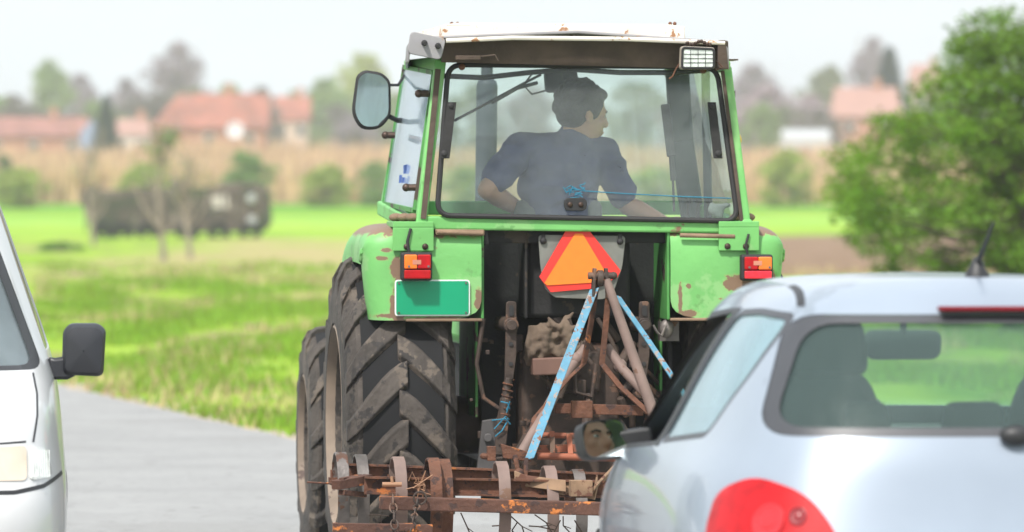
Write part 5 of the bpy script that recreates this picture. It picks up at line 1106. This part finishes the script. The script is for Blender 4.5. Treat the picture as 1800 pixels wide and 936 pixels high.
# houses
def house(name, px0, px1, ptop, pe, Y, depth, roofc, wallc, label, ridge=.8, hip=.25, gablec=None, rz=0):
    X0, X1 = (px0 - CX) / FPX * Y, (px1 - CX) / FPX * Y; zr = at(0, ptop, Y).z; ze = at(0, pe, Y).z; g = gz((px0 + px1) / 2, Y) - .2
    w_ = X1 - X0; h = thing(name, label, 'house', WF, ((X0 + X1) / 2, Y + depth / 2, g), rz=rz)
    wl_ = MB(); wl_.box((X0 + .4, Y + .4, g), (X1 - .4, Y + depth - .4, ze)); hx = w_ * hip / 2
    if gablec: wl_.prism([(X1 - .6, Y + .4, ze), (X1 - .6, Y + depth - .4, ze), (X1 - .6, Y + depth / 2, zr - .3)], (.25, 0, 0))
    W_ = wl_.out('wall', wallc, h)
    rf_ = MB(); a, b_, c_, d = (X0, Y, ze), (X1, Y, ze), (X1, Y + depth, ze), (X0, Y + depth, ze); r0 = (X0 + hx, Y + depth / 2, zr); r1 = (X1 - (0 if gablec else hx), Y + depth / 2, zr)
    v = [rf_.bm.verts.new(p_) for p_ in (a, b_, c_, d, r0, r1)]
    for f in ((0, 1, 5, 4), (2, 3, 4, 5), (3, 0, 4), (1, 2, 5), (0, 3, 2, 1)): rf_.bm.faces.new([v[i] for i in f])
    RF = rf_.out('roof', roofc, h)
    ch_ = MB(); ch_.box((X0 + w_ * .62, Y + depth * .45, zr - .6), (X0 + w_ * .62 + .7, Y + depth * .45 + .7, zr + .9)); ch_.out('chimney', M_brick, RF)
    n = max(2, int(w_ / 3))
    for k in range(n):
        x = X0 + w_ * (k + .5) / n; wn = MB(); wn.box((x - .5, Y + .36, ze - 1.7), (x + .5, Y + .46, ze - .5)); wf = wn.out('window', M_white, h); wn = MB(); wn.box((x - .42, Y + .33, ze - 1.62), (x + .42, Y + .37, ze - .58)); wn.out('pane', M_dark, wf)
    return h
M_brick = mat('orange_brick', (.36, .17, .11), .9, var=.15, scale=2)
M_tile = mat('red_roof_tiles', (.26, .09, .065), .85, var=.35, scale=.7, bump=.4, bscale=6, patch=((.22, .10, .08), .56, .5)); M_tile2 = mat('faded_roof_tiles', (.24, .10, .085), .9, var=.35, scale=.6); M_tilep = mat('pale_pink_tiles', (.33, .18, .15), .9, var=.12, scale=1)
M_plas = mat('beige_plaster', (.5, .38, .30), .9); M_plw = mat('pale_plaster', (.65, .60, .55), .9)
h1 = house('house', 262, 472, 163, 226, 540, 9, M_tile, M_brick, 'largest red roofed house with orange wall and satellite dish', gablec=True, hip=.45)
q = MB(); c_ = at(413, 229, 538); q.lathe([(.001, .12), (.45, .06), (.78, -.08), (.82, -.1)], c_, (.1, 1, -.25), 24); q.cyl(c_, c_ + Vector((0, 3.2, -.5)), .06); q.out('satellite_dish', mat('dish_grey', (.5, .5, .5), .6), h1, smooth=True)
house('house', -40, 158, 205, 240, 560, 8, M_tile2, M_brick, 'long low house with faded red roof at the far left', hip=.08)
house('house', 198, 262, 208, 238, 585, 8, M_tilep, M_plw, 'small pinkish house between the dark conifer and the largest house', hip=.1, gablec=True)
house('house', 476, 545, 168, 212, 600, 8, M_tile, M_plas, 'small red roofed house right of the largest one', hip=.1, gablec=True)
house('house', 1462, 1590, 152, 206, 580, 9, M_tilep, M_brick, 'house with pale pink roof below the dark blue conifer', hip=.15)
house('house', 1600, 1665, 112, 160, 660, 9, M_tilep, M_plas, 'distant pinkish house partly behind the big leafy tree', hip=.15)
q = MB(); Yg = 420
x0, x1 = (1375 - CX) / FPX * Yg, (1460 - CX) / FPX * Yg; zt_ = at(0, 227, Yg).z; g = gz(1420, Yg) - .2
q.grid([[(x, y, z) for y, z in ((Yg, g), (Yg, zt_ - .6), (Yg + 1.2, zt_ - .1), (Yg + 2.5, zt_), (Yg + 4, zt_ - .15), (Yg + 5, zt_ - .6), (Yg + 5, g))] for x in (x0, (x0 + x1) / 2, x1)])
o = q.out('greenhouse', mat('white_sheeting', (.42, .43, .44), .6), None, smooth=True); o['label'] = 'low white polytunnel in front of the pale pink roofed house'; o['category'] = 'greenhouse'
q = MB(); Yg = 500; a0 = at(160, 212, Yg); g = gz(160, Yg)
q.prism([(a0.x - 1.1, Yg, g), (a0.x + 1.1, Yg, g), (a0.x + 1.0, Yg, a0.z - 1.1), (a0.x, Yg, a0.z), (a0.x - 1.0, Yg, a0.z - 1.1)], (0, 2.5, 0)); o = q.out('shed', mat('blue_grey_boards', (.22, .27, .38), .8), None); o['label'] = 'small blue grey gabled shed at the left of the dark conifer'; o['category'] = 'shed'

# reeds: one mass of stalks
q = MB(); rnd2 = random.Random(4)
for k in range(34000):
    Y = rnd2.uniform(333, 372); px = rnd2.uniform(-80, 1900); X = (px - CX) / FPX * Y; z0 = zf(Y) - .05; hgt = (3.0 + .5 * noise.noise(Vector((X * .12, Y * .05, 0)))) * rnd2.uniform(.6, 1.08) * (.85 + (Y - 333) / 100); lean = rnd2.uniform(-.3, .3); w_ = rnd2.uniform(.02, .06)
    p0 = Vector((X, Y, z0)); p1 = p0 + Vector((lean * .4, rnd2.uniform(-.1, .1), hgt * .6)); p2 = p0 + Vector((lean, 0, hgt)); q.face([p0 + Vector((-w_, 0, 0)), p0 + Vector((w_, 0, 0)), p1 + Vector((w_ * 1.6, .03, 0)), p2, p1 - Vector((w_ * 1.6, .03, 0))])
o = q.out('reeds', leafmat('dry_reeds', (.62, .44, .28), .3, .35), None, norecalc=True); o['label'] = 'band of tall dry tan reeds across the field behind the bushes'; o['category'] = 'reeds'; tagk(o, 'stuff')

# camouflaged wagon
Yw_ = 215; wg_c = at(308, 425, Yw_)
wg = thing('wagon', 'long low dark camouflaged wagon standing in the green field', 'wagon', WF, (wg_c.x, Yw_, zf(Yw_)))
def A(px, py, d=0): v = at(px, py, Yw_); return Vector((v.x, Yw_ + d, v.z))
M_camo = mat('camouflage_paint', (.075, .055, .045), .85, var=.5, scale=1.5, patch=[((.15, .12, .10), .56, 1.3), ((.03, .04, .02), .56, .9), ((.40, .36, .33), .66, 1.9)])
q = MB(); q.prism([A(138, 338), A(142, 336), A(462, 326), A(470, 340), A(474, 392), A(462, 408), A(168, 412), A(150, 380)], (0, 2.4, 0)); q.out('hull', M_camo, wg, bevel=.08)
q = MB()
for k in range(13): x = 150 + k * 24; q.box(A(x, 408, -.05), A(x + 4, 336, .0) + Vector((0, .04, 0)))
q.out('side_rib', mat('dark_ribs', (.05, .04, .035), .8, var=.4), wg)
for x in (180, 215, 260, 330, 385, 440):
    q = MB(); c_ = A(x, 408, -.15); q.lathe([(.12, -.14), (.38, -.13), (.42, 0), (.38, .13), (.12, .14)], c_ - Vector((0, 0, .05)), (0, 1, 0), 20); q.out('wheel', M_tyred, wg, smooth=40)
for px, py in ((442, 350), (443, 388)):
    q = MB(); q.lathe([(.001, -.1), (.13, -.1), (.18, 0), (.15, .05)], A(px, py, -.1), (0, 1, 0), 18); q.out('round_panel', mat('greyish_white_disc', (.36, .37, .37), .8), wg, smooth=True)
q = MB(); q.box(A(300, 336, .2), A(318, 316, .9)); q.box(A(385, 330, .2), A(455, 322, 1.6)); q.box(A(150, 338, .1), A(172, 326, .8)); q.out('top_crate', M_camo, wg, bevel=.04)
q = MB(); q.prism([A(372, 345, -.03), A(400, 342, -.03), A(402, 366, -.03), A(375, 366, -.03)], (0, .02, 0)); q.out('pale_panel', mat('pale_worn_panel', (.45, .40, .37), .8), wg)

# saplings with thin bare branches in front of the wagon
M_twig = mat('pale_sapling_bark', (.24, .20, .16), .9)
for si, (px, base, top, Y, lab) in enumerate(((288, 472, 235, 138, 'thin sapling with a small leafy top in front of the wagon'), (335, 462, 270, 150, 'bare branching sapling right of the leafy sapling, before the wagon'), (165, 440, 255, 185, 'slender bare sapling at the left end of the wagon'))):
    b0 = at(px, base, Y); sg = thing('sapling', lab, 'sapling', WF, (b0.x, Y, ground_z(b0.x, Y)), group='saplings in front of the wagon'); rr = random.Random(si + 2)
    q = MB(); H = at(px, top, Y).z - b0.z; z0 = ground_z(b0.x, Y)
    tp_ = Vector((b0.x + rr.uniform(-.2, .1), Y, z0 + H)); mid_ = Vector((b0.x - .15, Y, z0 + H * .5)); q.tube([(b0.x, Y, z0), mid_, tp_], [.08, .05, .016], 8)
    for k in range(16):
        t = rr.uniform(.15, .9); s0 = Vector((b0.x, Y, z0)).lerp(mid_, t * 2) if t < .5 else mid_.lerp(tp_, t * 2 - 1); a = rr.uniform(0, 6.28); L_ = rr.uniform(.4, 1.1); e_ = s0 + Vector((math.cos(a) * L_ * .6, math.sin(a) * L_ * .4, L_)); q.tube([s0, s0.lerp(e_, .5) + Vector((math.cos(a) * .1, 0, -.04)), e_], [.04, .026, .012], 5)
        for _ in range(3): f0 = s0.lerp(e_, rr.uniform(.4, 1)); q.tube([f0, f0 + Vector((rr.uniform(-.3, .3), rr.uniform(-.2, .2), rr.uniform(.1, .4)))], [.008, .004], 4)
    q.out('trunk', M_twig, sg)
    q = MB()
    if si == 0: leaves(q, (tp_.x, Y, tp_.z - .25), (.42, .4, .30), 150, .06, rr); leaves(q, (tp_.x - .35, Y, tp_.z - .55), (.35, .3, .22), 70, .06, rr)
    leaves(q, (b0.x - .1, Y, z0 + H * .72), (.8, .5, .6), 140, .05, rr); q.out('crown', leafmat('fresh_sapling_leaves', (.14, .24, .05)), sg, norecalc=True)

# the big leafy tree at the right
Yt = 66; tb = at(1775, 600, Yt); bt = thing('tree', 'big leafy green tree at the right edge, behind the white car', 'tree', WF, (tb.x, Yt, ground_z(tb.x, Yt)))
rr = random.Random(9); cX, cZ0 = tb.x, 0
clumps = []
def inside(px, py):   # crown outline in photo pixels (left side), used to give the crown its real-world profile
    pts = [(20, 1745), (60, 1690), (110, 1650), (150, 1625), (200, 1565), (240, 1500), (280, 1478), (330, 1485), (380, 1500), (430, 1510), (480, 1530), (560, 1560)]
    for (y0, x0), (y1, x1) in zip(pts, pts[1:]):
        if y0 <= py <= y1: return px > x0 + (x1 - x0) * (py - y0) / (y1 - y0)
    return False
lb = MB(); rb = MB()
z_g = ground_z(tb.x, Yt)
main = [Vector((cX, Yt, z_g)), Vector((cX + .1, Yt, 1.0)), Vector((cX + .05, Yt, 2.0)), Vector((cX + .15, Yt, 3.1))]
rb.tube(main, [.13, .10, .06, .02], 10)
n = 0
while n < 420:
    px, py = rr.uniform(1470, 2100), rr.uniform(15, 560)
    mx = 1800 - (px - 1800) if px > 1790 else px       # roughly symmetric crown
    if not inside(mx, py): continue
    q_ = at(px, py, Yt); hw = max(.3, (1790 - (1480 + abs(py - 320) * .7)) / FPX * Yt); dep = rr.uniform(-1, 1) * min(1.9, hw)
    c_ = Vector((q_.x, Yt + dep, q_.z)); rad = rr.uniform(.13, .30); clumps.append(c_); n += 1
    leaves(lb, c_, (rad * 1.2, rad * 1.1, rad * .75), int(150 * (rad / .22) ** 1.5), .036, rr)
    s0 = main[1].lerp(main[2], max(0, min(1, (c_.z - 1.2)))) if c_.z < 2.2 else main[2].lerp(main[3], min(.8, (c_.z - 2.2) / 1.2))
    s0 = Vector((s0.x, s0.y, min(s0.z, c_.z - .2 if c_.z > 1 else .5)));
    if n % 2 == 0: rb.tube([s0, s0.lerp(c_, .5) + Vector((0, 0, -.08)), c_], [.03, .016, .005], 6, caps=False)
# outlying sprigs
for k in range(90):
    c_ = rr.choice(clumps); d = Vector((rr.uniform(-.25, .25), rr.uniform(-.25, .25), rr.uniform(.1, .35))); rb.tube([c_, c_ + d], [.005, .002], 4, caps=False)
    for j in range(8): leaves(lb, c_ + d * (j / 8 + .15), (.035, .035, .035), 3, .034, rr)
rb.out('trunk', M_bark, bt, smooth=True); lb.out('crown', leafmat('spring_green_leaves', (.155, .265, .022), .7, .45), bt, norecalc=True)

# bare earth clods on the verge
eb = MB(); rr = random.Random(77)
for px, py, wpx in ((270, 500, 60), (245, 496, 30), (190, 528, 40), (420, 520, 40), (395, 632, 34), (410, 640, 22), (440, 585, 50), (150, 488, 50), (560, 505, 40), (330, 560, 28), (475, 540, 24), (230, 540, 26)):
    Y = 1.64 * FPX / (py - HY); X = (px - CX) / FPX * Y; w_ = wpx / FPX * Y / 2
    for k in range(26):
        x = X + rr.gauss(0, .5) * w_; y = Y + rr.gauss(0, .6) * w_ * 2.5; r_ = w_ * rr.uniform(.08, .26); eb.ball((x, y, ground_z(x, y) + .01), (r_, r_ * 1.6, r_ * .45), 1)
me = eb.mesh()
for v in me.vertices: v.co += Vector((0, 0, .02 * noise.noise(v.co * 9)))
o = link(me, 'earth_clods', M_earth, None, smooth=True); o['kind'] = 'stuff'; o['label'] = 'scattered brown earth clods lying in the verge grass'; o['category'] = 'earth'
# grass on the verge
q = MB(); rr = random.Random(31); cnt = 0
while cnt < 56000:
    Y = 36 + (rr.random() ** 1.25) * 100; px = rr.uniform(60, 1860); X = (px - CX) / FPX * Y
    d = X - edge(Y)
    if d < .05 or (660 < px < 1240 and Y > 60 and rr.random() < .6): continue
    if Y > 110 and X > 3.5: continue
    if Y > 104 and X > -11 + rr.uniform(-1, 1) and rr.random() < .8: continue
    cl = noise.noise(Vector((X * .8, Y * .25, 7)))
    if rr.random() > .55 + cl * 2.2 + .5 * noise.noise(Vector((X * .3, Y * .08, 2))): continue
    z0 = ground_z(X, Y) - .01; h = (.05 + .05 * max(0, cl + .3)) * rr.uniform(.5, 1.5) * (1 + Y / 150); a = rr.uniform(0, 3.14); w_ = .006 * (1 + Y / 40); v = Vector((math.cos(a) * w_, math.sin(a) * w_, 0)); ln = Vector((rr.uniform(-.4, .4) * h, rr.uniform(-.4, .4) * h, h)); p0 = Vector((X, Y, z0)); q.face([p0 - v, p0 + v, p0 + ln]); cnt += 1
o = q.out('grass', leafmat('fresh_grass', (.22, .35, .03), .4, .4), None, norecalc=True); o['label'] = 'bright green spring grass on the verge beside the road'; o['category'] = 'grass'; tagk(o, 'stuff')

# dry stems among the verge grass
q = MB(); rr = random.Random(63); cnt = 0
while cnt < 9000:
    Y = 38 + rr.random() * 85; px = rr.uniform(60, 1860); X = (px - CX) / FPX * Y; d = X - edge(Y)
    if d < .02: continue
    if noise.noise(Vector((X * .5, Y * .12, 19))) < (.12 if d > .5 else -.1): continue
    z0 = ground_z(X, Y) - .01; h = rr.uniform(.05, .15) * (1 + Y / 180); a = rr.uniform(0, 3.14); w_ = .005 * (1 + Y / 40); v = Vector((math.cos(a) * w_, math.sin(a) * w_, 0)); p0 = Vector((X, Y, z0)); q.face([p0 - v, p0 + v, p0 + Vector((rr.uniform(-.6, .6) * h, rr.uniform(-.4, .4) * h, h))]); cnt += 1
o = q.out('dry_grass', leafmat('dry_grass_stems', (.42, .33, .17), .4, .2), None, norecalc=True); o['label'] = 'patches of dry tan grass stems in the green verge'; o['category'] = 'grass'; tagk(o, 'stuff')

# haze
hz_ = MB(); hz_.box((-380, -120, -1.2), (380, 800, 26)); me = hz_.mesh(); hm = bpy.data.materials.new('haze'); hm.use_nodes = True; nt = hm.node_tree
nt.nodes.remove(nt.nodes['Principled BSDF']); pv = nt.nodes.new('ShaderNodeVolumePrincipled'); pv.inputs['Density'].default_value = .00045; pv.inputs['Color'].default_value = (.95, .97, 1.0, 1); pv.inputs['Anisotropy'].default_value = .2
nt.links.new(pv.outputs[0], nt.nodes['Material Output'].inputs['Volume']); o = link(me, 'haze', hm); tagk(o, 'stuff'); o['label'] = 'pale spring haze over the fields'; o['category'] = 'haze'
